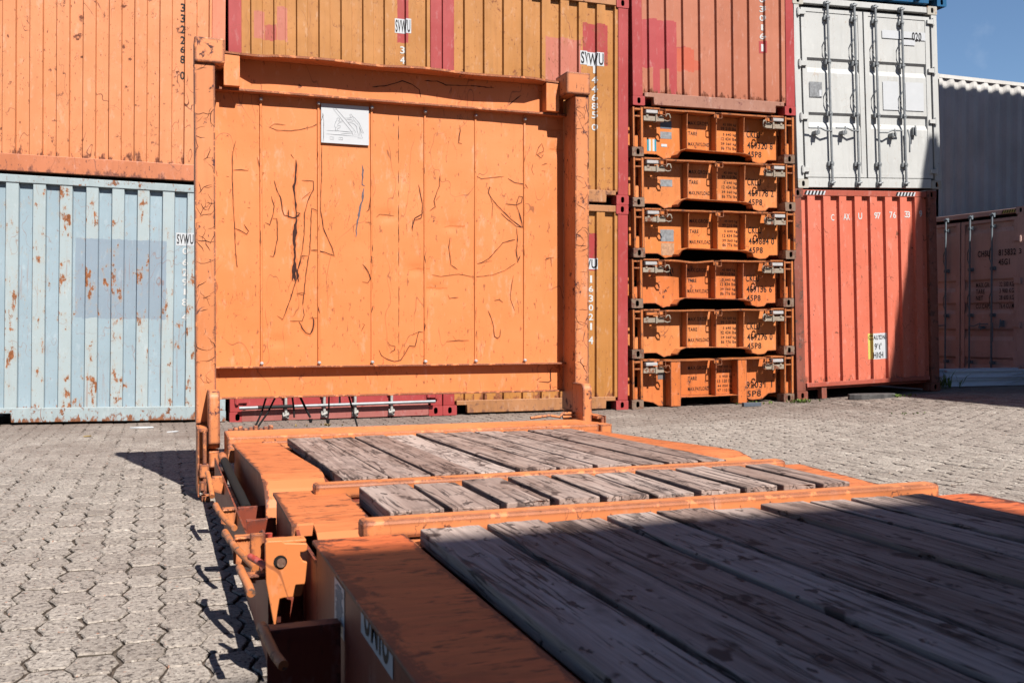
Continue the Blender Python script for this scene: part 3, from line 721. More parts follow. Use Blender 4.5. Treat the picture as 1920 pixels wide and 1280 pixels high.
# red door-end container seen under the end wall
t, prof = container('dark red door-end container seen in the gap below the orange end wall', X[1], YR, -.107, -.096, 2.591, m_red, m_red, end='door', m_rail=m_redfade, rail_z=(.015, .15))
m_whitecam = flat('chalky_white_cam', (.50, .49, .46), .6, 0, .4, 40)
door_end(t, 2.591, m_red, m_whitecam, m_gask, ((0.607, 4.626)[0], (1.036, 4.674)[0], (1.389, 4.713)[0], (1.814, 4.761)[0]), 1.219, (1.77, 1.03))
mb = MB(); mb.box(.13, -.004, .012, CW - .13 - .045, .011, .135); 
for i in range(0): pass
o = mb.build('sill_plate', m_redfade, t)
mb = MB(); mb.tube([(.10, -.06, .165), (2.33, -.06, .175)], .019, 10); mb.build('sill_bar', M['rod'], t)
mb = MB(); mb.tube([(.30, -.06, .1665), (.68, -.06, .168)], .021, 10); mb.build('bar_tape', M['strap'], t)

# shaded group at the far right
m_tan = paint('tan_container_paint', (.72, .47, .42), rust=.2, scr=.4, streak=.2)
m_tanrod = flat('dull_blue_grey_rod', (.20, .24, .28), .5)
ang = math.atan2(-.993, .119)
t, prof = container('tan door end of a container in shadow with black lettering, at the far right', 12.95, 14.75, .03, .03, 2.896, m_tan, m_tan, end='door', rot=ang, L=12.19, rail_z=(.01, .14), notch=False)
t.rotation_euler = (0, 0, ang)
door_end(t, 2.896, m_tan, m_tanrod, M['dark'], (.50, .93, 1.423, 1.853), 1.20, (2.72, 1.74, 1.35, .90, .42), handle_z=.95, band_d=.03)
letters(t, [('CHSU', 1.55, 2.115, 1.79, 2.22, .005, 0, None), ('815832', 1.95, 2.115, 2.27, 2.22, .005, 0, None), ('3', 2.325, 2.115, 2.375, 2.22, .004, 0, None), ('45G1', 1.95, 1.96, 2.16, 2.06, .005, 0, None),
    ('MAX.GR.', 1.52, 1.60, 1.79, 1.68, .005, 0, None), ('TARE', 1.52, 1.49, 1.69, 1.57, .005, 0, None), ('NET', 1.52, 1.38, 1.66, 1.46, .005, 0, None), ('CU.CAP.', 1.52, 1.24, 1.79, 1.32, .005, 0, None),
    ('32 500 KG', 1.97, 1.60, 2.24, 1.68, .005, 0, None), ('3 900 KG', 1.97, 1.49, 2.24, 1.57, .005, 0, None), ('28 600 KG', 1.97, 1.38, 2.24, 1.46, .005, 0, None), ('76.4 CU.M', 1.97, 1.24, 2.24, 1.32, .005, 0, None)], [M['ink'], M['sticker']])
hz = MB()
for k in range(6):
    x = 2.0 + k * .045; z = 2.81
    hz.add([(x, .005, z), (x + .022, .005, z), (x + .045, .005, z + .055), (x + .022, .005, z + .055)], [(0, 1, 2, 3)], k % 1)
    hz.add([(x + .022, .005, z), (x + .045, .005, z), (x + .067, .005, z + .055), (x + .045, .005, z + .055)], [(0, 1, 2, 3)], 1)
hz.build('hazard_stripes', [M['ink'], M['yellow']], t)
m_gray = paint('pale_grey_container_paint', (.80, .78, .76), rust=.15, scr=.2, streak=.15)
for k, lab in ((1, 'pale grey corrugated container with a sunlit roof edge, behind the tan one'), (0, 'grey container on the ground behind the tan one, almost hidden')):
    t, prof = container(lab, 13.93, 15.15 + CW, .03 + k * 2.9, .03 + k * 2.9, 2.896, m_gray, m_gray, L=12.19, rot=-PI / 2)
    t.rotation_euler = (0, 0, -PI / 2)

# stacks outside the frame whose shadows fall into it
m_off = paint('brown_red_container_paint', (.30, .07, .05), rust=.3, scr=.3)
for k in range(4):
    for x_, lab in ((11.80, 'near'), (14.30, 'far')):
        t, prof = container('brown-red container of the %s stack beyond the right edge' % lab, x_, -1.04, k * 2.7425, k * 2.7425, 2.7425, m_off, m_off, L=6.058, group='stacks beyond the right edge')
for k in range(4):
    t, prof = container('brown-red container of the tall stack behind the viewer', -7.92, -6.25, k * 2.591, k * 2.591, 2.591, m_off, m_off, L=12.19, group='stack behind the viewer')
    t.rotation_euler = (0, 0, -PI / 2)
top_box = t
for k in range(4):
    t, prof = container('brown-red container of the cross stack beyond the right edge', 15.0, 10.55, k * 2.7425, k * 2.7425, 2.7425, m_off, m_off, L=6.058, group='stacks beyond the right edge')
    t.rotation_euler = (0, 0, -PI / 2)
t = top_box
mb = MB(); mb.box(.0, 12.03, 2.592, 2.4, 12.19, 2.735); mb.build('shadow_stub', m_off, t)  # unseen stub added only to raise the right end of the shadow

# ------------------------------------------------------------------ pile of folded flat racks
def folded_rack(idx, zl, zr, number, label, last=False):
    rnd = random.Random(40 + idx)
    t = thing('folded_flat_rack', label, 'flat rack', (X[3] + rnd.uniform(-.012, .012), YR + rnd.uniform(-.02, .02), zl), (0, -math.atan2(zr - zl, CW), 0), 'folded orange flat racks in one pile')
    F_, Pm = M[('folded', 'folded_b', 'folded', 'folded_c', 'folded_b', 'folded_c')[idx]], M['foldedpost']
    for x in (0, CW - .165):
        casting_mb(x, 0, 0, w=.165).build('corner_casting', [M['rustcast'], M['dark']], t)
        mb = MB()                                                   # ladder-like corner frame
        mb.box(x + .012, .0, .118, x + .038, .10, .625); mb.box(x + .125, .0, .118, x + .160, .10, .625)
        mb.box(x + .036, .004, .585, x + .127, .09, .612); mb.box(x + .036, .006, .500, x + .127, .03, .520)
        mb.build('corner_post', Pm, t, bevel=.003)
        mb = MB(); mb.box(x + .038, .06, .118, x + .125, .075, .275); mb.build('post_plate', F_, t)
    def wavy(x0, x1, z, h, name):
        mb = MB(); n = 10; V = []
        for k in range(n + 1):
            xx = x0 + (x1 - x0) * k / n; dz = .006 * noise.noise(Vector((xx * 4, idx * 3.1, 0))) - (.02 * math.exp(-((xx - .9) / .18) ** 2) if idx == 3 else 0)
            V += [(xx, -.004, z + dz), (xx, -.004, z + h + dz), (xx, .20, z + h + dz), (xx, .20, z + dz)]
        F = [(4 * k + a, 4 * k + (a + 1) % 4, 4 * k + 4 + (a + 1) % 4, 4 * k + 4 + a) for k in range(n) for a in range(4)] + [(0, 3, 2, 1), (4 * n, 4 * n + 1, 4 * n + 2, 4 * n + 3)]
        mb.add(V, F); return mb.build(name, Pm, t)
    wavy(.47, 1.205, .598, .022, 'top_rail'); wavy(1.30, 2.00, .598, .022, 'top_rail')
    mb = MB(); mb.box(.165, .0, .607, .40, .18, .630); mb.build('top_plate', Pm, t); mb = MB(); mb.box(2.07, .0, .607, CW - .165, .18, .630); mb.build('top_plate', Pm, t)
    for cx in (.425, 1.252, 2.035):
        mb = MB(); w = .045; mb.tube([(cx - w, -.02, .605), (cx - w, -.03, .545), (cx - w + .01, -.032, .535), (cx + w - .01, -.032, .535), (cx + w, -.03, .545), (cx + w, -.02, .605), (cx - w, -.02, .605)], .007, 6)
        mb.box(cx - w + .008, .03, .55, cx + w - .008, .06, .60)
        mb.build('stacking_loop', Pm, t)
    for s in (1, -1):                                                # latch gear at either end
        q = (lambda x: x) if s == 1 else (lambda x: CW - x)
        def bx(mb, x0, y0, z0, x1, y1, z1, mi=0): a, b = sorted((q(x0), q(x1))); mb.box(a, y0, z0, b, y1, z1, mi)
        mb = MB(); bx(mb, .19, -.03, .548, .355, .06, .590); mb.build('latch_box', M['silver'] if idx != 4 or s == -1 else Pm, t, bevel=.006)
        mb = MB(); bx(mb, .165, -.005, .455, .46, .05, .515); bx(mb, .33, -.02, .445, .355, .06, .535); bx(mb, .20, -.012, .50, .23, .05, .535); bx(mb, .40, -.012, .505, .43, .04, .53)
        mb.build('latch_bar', M['latch'], t, bevel=.003)
        mb = MB(); mb.tube([(q(.455), -.015, .47), (q(.485), -.035, .455), (q(.52), -.045, .465), (q(.528), -.045, .50), (q(.510), -.045, .545), (q(.485), -.04, .548), (q(.468), -.03, .515)], .009, 7)
        mb.build('latch_ring', M['latch'] if idx < 5 else Pm, t)
    yw = .155
    ol = [(.165, .60), (.165, .05), (.20, .062), (.34, .062), (.385, .04), (.45, .004), (.50, .018), (.58, .022), (.66, .03), (.70, .10), (.78, .135), (1.70, .105), (1.77, .085),
          (1.79, .03), (1.88, .006), (1.98, .012), (2.03, .055), (2.18, .058), (2.26, .02), (CW - .165, .03), (CW - .165, .60)]
    if last: ol = [(.165, .60), (.165, .10), (.30, .06), (.38, .012), (.56, .008), (.72, .135), (1.66, .135), (1.74, .05), (1.80, .04), (1.95, .05), (2.05, .12), (CW - .165, .13), (CW - .165, .60)]
    ol = [(x + (.085 if .2 <= x <= 2.19 else 0), z) for (x, z) in ol]
    mb = MB(); mb.prism(ol, 'y', yw, yw + .012); mb.build('end_plate', F_, t)
    mb = MB()                                                        # bent lower flange standing out of the plate
    path = [(.64, .045), (.70, .105), (.78, .132), (1.2, .122 + rnd.uniform(-.006, .006)), (1.66, .108), (1.755, .085), (1.775, .03)]
    if last: path = [(.64, .02), (.72, .132), (1.2, .128), (1.66, .132), (1.72, .04)]
    V = []
    for (xx, zz) in path: V += [(xx, .01, zz - .008), (xx, .01, zz), (xx, yw, zz + .004), (xx, yw, zz - .008)]
    n = len(path) - 1
    mb.add(V, [(4 * k + a, 4 * k + (a + 1) % 4, 4 * k + 4 + (a + 1) % 4, 4 * k + 4 + a) for k in range(n) for a in range(4)] + [(0, 3, 2, 1), (4 * n, 4 * n + 1, 4 * n + 2, 4 * n + 3)])
    mb.build('lower_flange', F_, t)
    if last: gus = [(1.235, 1.247)]
    else: gus = [(.80, .812), (1.235, 1.247), (1.655, 1.667)]
    for (a, b) in gus:
        mb = MB(); mb.prism([(0.012, .597), (yw, .597), (yw, .12), (.03, .12), (.03, .30)], 'x', a, b); mb.build('gusset', F_, t)
    if last:
        for (a, b) in ((.56, .705), (1.56, 1.70)):
            mb = MB(); mb.box(a, .004, .012, b, yw + .05, .597); mb.build('front_leg', F_, t, bevel=.004)
    for x in (.02, CW - .10):
        mb = MB(); mb.box(x, .17, .05, x + .08, 12.0, .60); mb.build('side_beam', F_, t)
    mb = MB(); mb.box(.11, .20, .40, CW - .11, 12.0, .56); mb.build('deck', F_, t)
    mb = MB(); mb.box(.20, .9, .02, CW - .20, 11.0, .39); mb.build('under_shade_block', M['dark'], t)  # black block painted as the shade below the deck
    # lettering
    y = yw - .002
    def tx(s_, x0, z0, x1, z1, mi=0): it = MB(); text_into(it, s_, x0 + .095, z0, x1 + .095, z1, y, mi); it.build('lettering', M['ink'], t)
    tx('MAX.GROSS', .80, .47, 1.10, .52); tx('TARE', .80, .335, .935, .382); tx('MAX.PAYLOAD', .80, .195, 1.115, .245)
    kg = ('45 000 kg', '99 210 lbs', '5 640 kg', '12 434 lbs', '39 360 kg', '86 776 lbs') if not last else ('50 000 kg', '110 230 lbs', '5 950 kg', '13 120 lbs', '44 050 kg', '97 110 lbs')
    x_ = -.03 if not last else -.08
    for s_, za, wd in zip(kg, (.475, .425, .345, .290, .220, .165), (.20, .23, .20, .23, .23, .23)):
        tx(s_, 1.555 + x_ - wd, za, 1.555 + x_, za + .043)
    if not last: tx('CKLU', 1.69, .345, 1.90, .435)
    tx(number, 1.70 if not last else 1.62, .20, 2.10, .29); tx('45P8', 1.70 if not last else 1.62, .085, 1.92, .165)
    def sticker(x0, z0, x1, z1, mats=None, yy=y):
        mb = MB(); mb.box(x0 + .085, yy, z0, x1 + .085, yy + .0015, z1, 0); mb.build('label_sticker', mats or M['greysticker'], t)
    if idx == 0:
        sticker(.40, .27, .565, .36); sticker(.40, .40, .565, .50, flat('blue_grey_sticker', (.16, .19, .25)))
        for k, m in enumerate((M['teal'], M['sticker'], M['amber'], M['sticker'], M['teal'])): sticker(.205 + k * .027, .10, .232 + k * .027, .255, m)
        sticker(.41, .165, .495, .200, M['sticker'], y - .002)
    elif idx == 1: sticker(.39, .29, .565, .38)
    elif idx == 2: sticker(.38, .22, .575, .375); sticker(.39, .04, .58, .20, M['silver'] if False else flat('torn_pale_sticker', (.52, .30, .18), .6, 0, .3, 30))
    elif last: sticker(.37, .36, .54, .455, flat('dull_grey_sticker', (.22, .19, .19)))
    if idx == 3:
        mb = MB(); 
        for k in range(7):
            x = .56 + .02 * k; mb.ribbon([(x, .53), (x + .02 * math.sin(k), .49), (x + .01, .45 - .02 * (k % 3))], y, .008)
        mb.build('soot_mark', M['ink'], t)
    return t
nums = ['469320 8', '469178 2', '469864 0', '469156 6', '469276 0', '492031 1']
labs = ['topmost folded orange rack of the pile, with a teal and white striped sticker',
        'second folded orange rack from the top of the pile, one small grey sticker',
        'third folded orange rack from the top, with a large torn grey and pale sticker',
        'fourth folded orange rack from the top, with dented top rail and soot marks',
        'fifth folded orange rack from the top, its left latch box orange',
        'bottom rack of the folded pile, with two broad bright front legs']
for k in range(6):
    zl = 3.768 - (k + 1) * .6435; zr = 3.806 - (k + 1) * .6445
    folded_rack(k, zl, zr, nums[k], labs[k], k == 5)

# ------------------------------------------------------------------ the open flat rack in front
RX, RY = 1.407, 5.885
rack = thing('flat_rack', 'long orange flat rack with timber deck and one upright end wall, filling the foreground', 'flat rack', (RX, RY, 0))
OFF = (-RX, -RY, 0)
def part(mb, name, mat, bevel=0.0, parent=None):
    if parent is None: return mb.build(name, mat, rack, bevel, OFF)
    return mb.build(name, mat, parent, bevel)
XL, XR = .188, 2.626
def mir(x): return 2 * RX - x
# posts and heads
for s in (0, 1):
    f = (lambda x: x) if s == 0 else mir
    def bx(mb, x0, y0, z0, x1, y1, z1, mi=0): a, b = sorted((f(x0), f(x1))); mb.box(a, y0, z0, b, y1, z1, mi)
    mb = MB(); bx(mb, .188, 5.885, .40, .298 if s == 0 else .283, 6.105, 2.446)
    rp = random.Random(50 + s)
    for k in range(60):
        xa_, xb_ = sorted((f(.193), f(.293 if s == 0 else .278))); z = rp.uniform(.62, 2.42); n_ = rp.randint(2, 5)
        x = rp.uniform(xa_, xb_); pts = [(x, z)]; a_ = rp.choice((0, PI)) + rp.gauss(0, .5) if k % 3 else rp.uniform(0, 6.28)
        for q_ in range(n_): a_ += rp.gauss(0, .5); x = min(xb_, max(xa_, x + math.cos(a_) * .025)); z += math.sin(a_) * .022; pts.append((x, z))
        mb.ribbon(pts, 5.8842, rp.uniform(.0008, .0026), 1)
    p = part(mb, 'post', [M['post'], M['mark']])
    mb = MB(); bx(mb, .186, 5.868, 2.447, .352, 6.06, 2.588); part(mb, 'post_head', M['post'], .008)
    mb = MB(); bx(mb, .352, 5.99, 2.352, .444, 6.075, 2.534)
    part(mb, 'gusset', M['wall'], .004)
    mb = MB(); bx(mb, .190, 5.90, .0, .36, 6.07, .118); part(mb, 'corner_casting', M['rustcast'], .006)
    mb = MB(); bx(mb, .192, 5.93, .118, .300, 6.05, .398); part(mb, 'lower_post', M['rack'], .004)
# end wall
mb = MB()
fl = [(.352, 5.985), (.47, 5.985), (.52, 5.955), (.9, 5.95), (1.4, 5.958), (1.9, 5.95), (2.29, 5.955), (2.345, 5.985), (2.462, 5.985), (2.462, 6.10), (.352, 6.10)]
V = []
def wz(x): return .006 * noise.noise(Vector((x * 3.1, 2.2, 0))) - .010 * math.exp(-((x - .55) / .07) ** 2) + .004 * math.sin(x * 9)
nx = 44
for k in range(nx + 1):
    x = .352 + (2.462 - .352) * k / nx
    yf = at_prof(fl[:9], x); a = wz(x)
    V += [(x, yf, 2.536 + a), (x, yf, 2.549 + a), (x, 6.10, 2.549), (x, 6.10, 2.536)]
mb.add(V, [(4 * k + a, 4 * k + (a + 1) % 4, 4 * k + 4 + (a + 1) % 4, 4 * k + 4 + a) for k in range(nx) for a in range(4)] + [(0, 3, 2, 1), (4 * nx, 4 * nx + 1, 4 * nx + 2, 4 * nx + 3)])
part(mb, 'top_flange', M['rack'])
mb = MB(); mb.box(.290, 6.070, 2.352, 2.524, 6.098, 2.535); 
mb.ribbon([(1.240, 2.432), (1.313, 2.443), (1.381, 2.465), (1.432, 2.486), (1.495, 2.469), (1.541, 2.439), (1.552, 2.390)], 6.0685, .003, 1)
mb.ribbon([(1.575, 2.498), (1.657, 2.503), (1.715, 2.482), (1.917, 2.493), (2.038, 2.491)], 6.0685, .003, 1)
mb.ribbon([(2.223, 2.459), (2.161, 2.408), (2.136, 2.385)], 6.0685, .003, 1)
part(mb, 'top_beam', [M['wall'], M['mark']])
mb = MB(); mb.box(.298, 6.028, 2.336, 2.531, 6.10, 2.350); part(mb, 'ledge', M['rack'], .002)
mb = MB(); mb.box(.298, 6.032, .702, 2.531, 6.10, .713); part(mb, 'ledge', M['rack'], .002)
mb = MB(); mb.box(.298, 6.083, .532, 2.526, 6.10, .702)
for pts in ([(2.339, 0.596), (2.371, 0.617)], [(2.453, 0.680), (2.434, 0.663), (2.440, 0.592), (2.421, 0.581), (2.352, 0.588)], [(2.434, 0.574), (2.438, 0.527)]): mb.ribbon(pts, 6.0815, .0035, 1)
part(mb, 'lower_beam', [M['wall'], M['mark']])
mb = MB(); mb.box(.298, 6.060, .520, 2.526, 6.10, .531); part(mb, 'ledge', M['rack'], .002)
mb = MB()
nx, nz = 90, 70; x0, x1, z0, z1 = .285, 2.530, .712, 2.337
dents = [(1.522, 1.311), (1.756, 1.589), (1.638, 1.189), (2.462, 2.246), (2.481, 2.117), (1.339, 1.642), (0.663, 0.860)]
V = []
def sheet_y(x, z):
    y = 6.085 + .0050 * noise.noise(Vector((x * 2.2, z * 1.6, .5))) + .0012 * noise.noise(Vector((x * 7, z * 7, 4)))
    for (dx, dz) in dents: y += .008 * math.exp(-((x - dx) / .05) ** 2 - ((z - dz) / .03) ** 2)
    return y
for j in range(nz + 1):
    for i in range(nx + 1):
        x = x0 + (x1 - x0) * i / nx; z = z0 + (z1 - z0) * j / nz
        V.append((x, sheet_y(x, z), z))
def on_sheet(x, z): return sheet_y(x, z) - .0014
def under_mark(x, z): return sheet_y(x, z) - .0009
mb.add(V, [(j * (nx + 1) + i, j * (nx + 1) + i + 1, (j + 1) * (nx + 1) + i + 1, (j + 1) * (nx + 1) + i) for j in range(nz) for i in range(nx)], 0, True)
YP = on_sheet
S = []
S.append(([(0.425, 2.051), (0.415, 2.013), (0.406, 1.970), (0.405, 1.896), (0.404, 1.833), (0.407, 1.748), (0.409, 1.674), (0.417, 1.537), (0.420, 1.411), (0.424, 1.368), (0.430, 1.305), (0.433, 1.305)], .0028))
S.append(([(0.412, 1.878), (0.455, 1.882), (0.497, 1.880)], .003))
S.append(([(0.715, 2.166), (0.647, 2.166), (0.621, 2.145), (0.663, 2.130), (0.747, 2.132), (0.811, 2.145), (0.875, 2.166), (0.924, 2.196)], .002))
S.append(([(0.934, 2.067), (0.931, 1.968), (0.931, 1.860), (0.925, 1.750), (0.924, 1.625)], .0024))
S.append(([(0.777, 1.960), (0.779, 1.927), (0.777, 1.895), (0.774, 1.841), (0.763, 1.797), (0.770, 1.733), (0.779, 1.636), (0.775, 1.539), (0.768, 1.420), (0.766, 1.334), (0.763, 1.247)], .0075))
S.append(([(0.766, 1.571), (0.763, 1.474), (0.768, 1.334), (0.770, 1.226)], .009))
S.append(([(0.764, 1.355), (0.781, 1.280), (0.792, 1.221)], .009)); S.append(([(0.764, 1.334), (0.756, 1.269), (0.753, 1.228)], .008))
S.append(([(0.747, 1.990), (0.763, 1.967)], .005))
S.append(([(0.647, 1.829), (0.663, 1.771), (0.684, 1.729), (0.694, 1.654), (0.705, 1.622), (0.758, 1.608), (0.800, 1.621)], .0035))
S.append(([(0.731, 1.656), (0.731, 1.613), (0.768, 1.605), (0.800, 1.637), (0.779, 1.641)], .006))
S.append(([(0.631, 1.732), (0.647, 1.674), (0.642, 1.631), (0.621, 1.560), (0.595, 1.573)], .0028))
S.append(([(0.811, 1.837), (0.881, 1.835), (0.881, 1.781), (0.848, 1.715), (0.827, 1.638), (0.826, 1.573), (0.825, 1.508), (0.811, 1.399), (0.790, 1.313), (0.781, 1.248), (0.747, 1.134), (0.726, 1.074), (0.696, 0.993), (0.663, 1.014)], .003))
S.append(([(0.864, 1.769), (0.811, 1.724)], .002))
S.append(([(0.548, 1.963), (0.561, 1.915), (0.569, 1.868), (0.588, 1.872), (0.574, 1.852)], .003))
S.append(([(0.870, 1.672), (0.864, 1.542), (0.859, 1.422), (0.838, 1.292), (0.827, 1.205), (0.815, 1.075)], .003))
S.append(([(0.870, 1.670), (0.913, 1.652)], .004))
S.append(([(0.927, 1.653), (0.940, 1.555), (0.967, 1.491), (0.992, 1.437), (1.007, 1.385), (0.972, 1.395), (0.907, 1.415), (0.864, 1.414)], .0038))
S.append(([(0.848, 1.379), (0.811, 1.378), (0.800, 1.334), (0.781, 1.280)], .003))
S.append(([(0.637, 1.600), (0.661, 1.599), (0.665, 1.535), (0.665, 1.471), (0.650, 1.395), (0.642, 1.370), (0.621, 1.373)], .0035))
S.append(([(0.420, 1.532), (0.445, 1.522), (0.486, 1.499), (0.497, 1.519), (0.471, 1.558)], .0028))
S.append(([(0.737, 0.983), (0.811, 0.983), (0.824, 1.019), (0.816, 1.070)], .002))
S.append(([(0.792, 0.978), (0.811, 0.940), (0.834, 0.911), (0.859, 0.902), (0.877, 0.940), (0.881, 0.989), (0.872, 1.011)], .0055)); S.append(([(0.854, 1.000), (0.902, 1.002)], .002))
S.append(([(0.779, 1.150), (0.811, 1.156), (0.832, 1.151), (0.811, 1.142), (0.781, 1.150)], .002))
S.append(([(1.811, 2.238), (1.814, 2.202), (1.806, 2.167), (1.802, 2.125), (1.825, 2.121)], .0038))
S.append(([(2.331, 2.072), (2.354, 2.132), (2.375, 2.157), (2.387, 2.128), (2.385, 2.104), (2.339, 2.082), (2.371, 2.062), (2.390, 2.087)], .002))
S.append(([(1.539, 1.846), (1.553, 1.779), (1.565, 1.723), (1.561, 1.661), (1.515, 1.633), (1.498, 1.580), (1.495, 1.563)], .0032))
S.append(([(1.679, 1.909), (1.675, 1.841), (1.654, 1.789), (1.640, 1.749), (1.648, 1.710), (1.611, 1.683)], .003)); S.append(([(1.678, 1.781), (1.654, 1.755)], .002))
S.append(([(1.924, 1.918), (1.957, 1.903), (2.030, 1.916), (2.110, 1.926)], .002))
S.append(([(2.138, 1.915), (2.184, 1.891), (2.261, 1.881), (2.277, 1.858)], .003))
S.append(([(2.024, 1.846), (2.012, 1.854), (2.003, 1.816), (2.020, 1.788), (2.067, 1.733), (2.153, 1.655), (2.227, 1.605), (2.239, 1.600)], .0034))
S.append(([(2.239, 1.605), (2.227, 1.669), (2.196, 1.744), (2.214, 1.803), (2.239, 1.800), (2.233, 1.763), (2.196, 1.744), (2.122, 1.749)], .003))
S.append(([(2.016, 1.788), (2.033, 1.743), (2.028, 1.650)], .0015))
S.append(([(1.246, 1.892), (1.240, 1.787), (1.223, 1.675), (1.206, 1.661)], .0038))
S.append(([(1.270, 1.631), (1.291, 1.650), (1.383, 1.644)], .002)); S.append(([(1.198, 1.597), (1.246, 1.597)], .002))
S.append(([(2.091, 1.687), (2.140, 1.645), (2.196, 1.607), (2.242, 1.600), (2.229, 1.646), (2.214, 1.692)], .003))
S.append(([(2.200, 1.598), (2.205, 1.517), (2.196, 1.452), (2.205, 1.371), (2.224, 1.415)], .0042))
S.append(([(1.927, 1.356), (1.957, 1.362), (2.006, 1.390), (2.067, 1.455), (2.103, 1.496), (2.190, 1.519)], .003)); S.append(([(1.957, 1.362), (2.030, 1.378)], .0016))
S.append(([(1.745, 1.520), (1.737, 1.457), (1.745, 1.401), (1.752, 1.344), (1.796, 1.316)], .0028))
S.append(([(1.625, 1.279), (1.684, 1.269), (1.802, 1.286), (1.909, 1.270), (2.030, 1.284), (2.116, 1.315), (2.196, 1.367)], .0016))
S.append(([(1.284, 0.804), (1.299, 0.770), (1.338, 0.745), (1.383, 0.731), (1.423, 0.739), (1.480, 0.828), (1.515, 0.824), (1.527, 0.873), (1.540, 0.917), (1.567, 0.915)], .003)); S.append(([(1.495, 0.895), (1.540, 0.917)], .002))
S.append(([(1.340, 0.857), (1.352, 0.834), (1.387, 0.826), (1.383, 0.803), (1.352, 0.785)], .0028))
S.append(([(1.721, 0.855), (1.778, 0.859), (1.871, 0.862)], .0028)); S.append(([(1.764, 0.891), (1.787, 0.860)], .002))
S.append(([(2.001, 1.055), (2.024, 1.003), (2.040, 0.946), (2.045, 0.886), (2.067, 0.873), (2.083, 0.888), (2.086, 0.934)], .003))
S.append(([(2.177, 1.286), (2.167, 1.237), (2.159, 1.178), (2.155, 1.132), (2.171, 1.091), (2.186, 1.054)], .002))
S.append(([(2.045, 1.119), (2.079, 1.126), (2.103, 1.108)], .004)); S.append(([(2.079, 1.137), (2.081, 1.124)], .002))
S.append(([(1.731, 1.154), (1.742, 1.130), (1.802, 1.137)], .0025)); S.append(([(1.921, 0.929), (1.918, 0.831), (1.920, 0.733)], .007))
S.append(([(1.181, 1.337), (1.215, 1.297), (1.231, 1.246), (1.215, 1.222), (1.179, 1.227)], .003)); S.append(([(1.192, 1.321), (1.226, 1.272), (1.239, 1.228)], .003))
S.append(([(1.503, 1.631), (1.500, 1.552)], .002)); S.append(([(1.569, 1.678), (1.555, 1.635), (1.503, 1.617)], .003))
S.append(([(2.396, 1.391), (2.440, 1.406), (2.443, 1.347)], .003)); S.append(([(2.440, 1.404), (2.460, 1.409)], .003))
S.append(([(1.181, 0.968), (1.194, 0.962), (1.172, 0.921)], .002)); S.append(([(2.095, 2.336), (2.097, 2.304)], .002))
S.append(([(2.375, 2.016), (2.415, 2.030)], .002)); S.append(([(2.375, 1.978), (2.402, 1.977)], .003)); S.append(([(2.314, 2.024), (2.304, 1.982), (2.317, 1.948)], .0015))
for (pts, w) in S:
    mb.ribbon(pts, YP, w * .85, 1)
    mb.ribbon([(a + .001, b - .002) for a, b in pts], under_mark, w * 1.7 + .0008, 3)
for pts, w in (([(1.181, 1.950), (1.187, 1.917), (1.181, 1.828), (1.198, 1.820)], .006), ([(1.192, 1.807), (1.183, 1.729), (1.164, 1.662), (1.146, 1.562), (1.141, 1.502)], .007)): mb.ribbon(pts, YP, w, 2)
rr = random.Random(12)
for k in range(90):                                                  # small chips
    x, z = rr.uniform(.32, 2.47), rr.uniform(.74, 2.25); l = rr.uniform(.003, .016); a = rr.uniform(0, PI)
    mb.ribbon([(x, z), (x + l * math.cos(a), z + l * math.sin(a))], YP, rr.uniform(.0012, .0034), 1)
xc = (1.411, 3.001)[0]
z = .73
while z < 2.3:
    l = rr.uniform(.02, .14); mb.ribbon([(xc + rr.uniform(-.001, .001), z), (xc, z + l)], YP, rr.uniform(.0012, .0026), 1); z += l + rr.uniform(.0, .05)
for (a, b) in dents[:5]:
    for k in range(4): mb.ribbon([(a - .05 + .02 * k, b + rr.uniform(-.01, .01)), (a + .03 * k, b + .008), (a + .05 + .01 * k, b + rr.uniform(-.006, .01))], under_mark, rr.uniform(.002, .006), 3)
panel = part(mb, 'wall_panel', [M['wall'], M['mark'], M['markgrey'], M['halo']])
mrib = M['wall']
for px_ in ((0.570, 2.908)[0], (0.912, 2.946)[0], (1.240, 2.982)[0], (1.580, 3.020)[0], (1.915, 3.058)[0], (2.252, 3.095)[0]):
    mb = MB(); mb.prism([(px_ - .009, 6.087), (px_ - .005, 6.0765), (px_ + .005, 6.0765), (px_ + .009, 6.087)], 'z', .714, 2.334)
    for k in range(9): zz = rr.uniform(.8, 2.2); mb.ribbon([(px_ + rr.choice((-.004, .004)), zz), (px_ + rr.choice((-.004, .004)), zz + rr.uniform(.005, .05))], 6.0758, rr.uniform(.0012, .003), 1)
    rb = mb.build('rib', [M['wall'], M['mark']], panel)
    mb = MB()
    for zz in (2.305, .728): mb.tube([(px_, 6.075, zz), (px_, 6.062, zz), (px_, 6.058, zz)], [.011, .011, .005], 10)
    mb.build('bolt', M['silver'], panel)
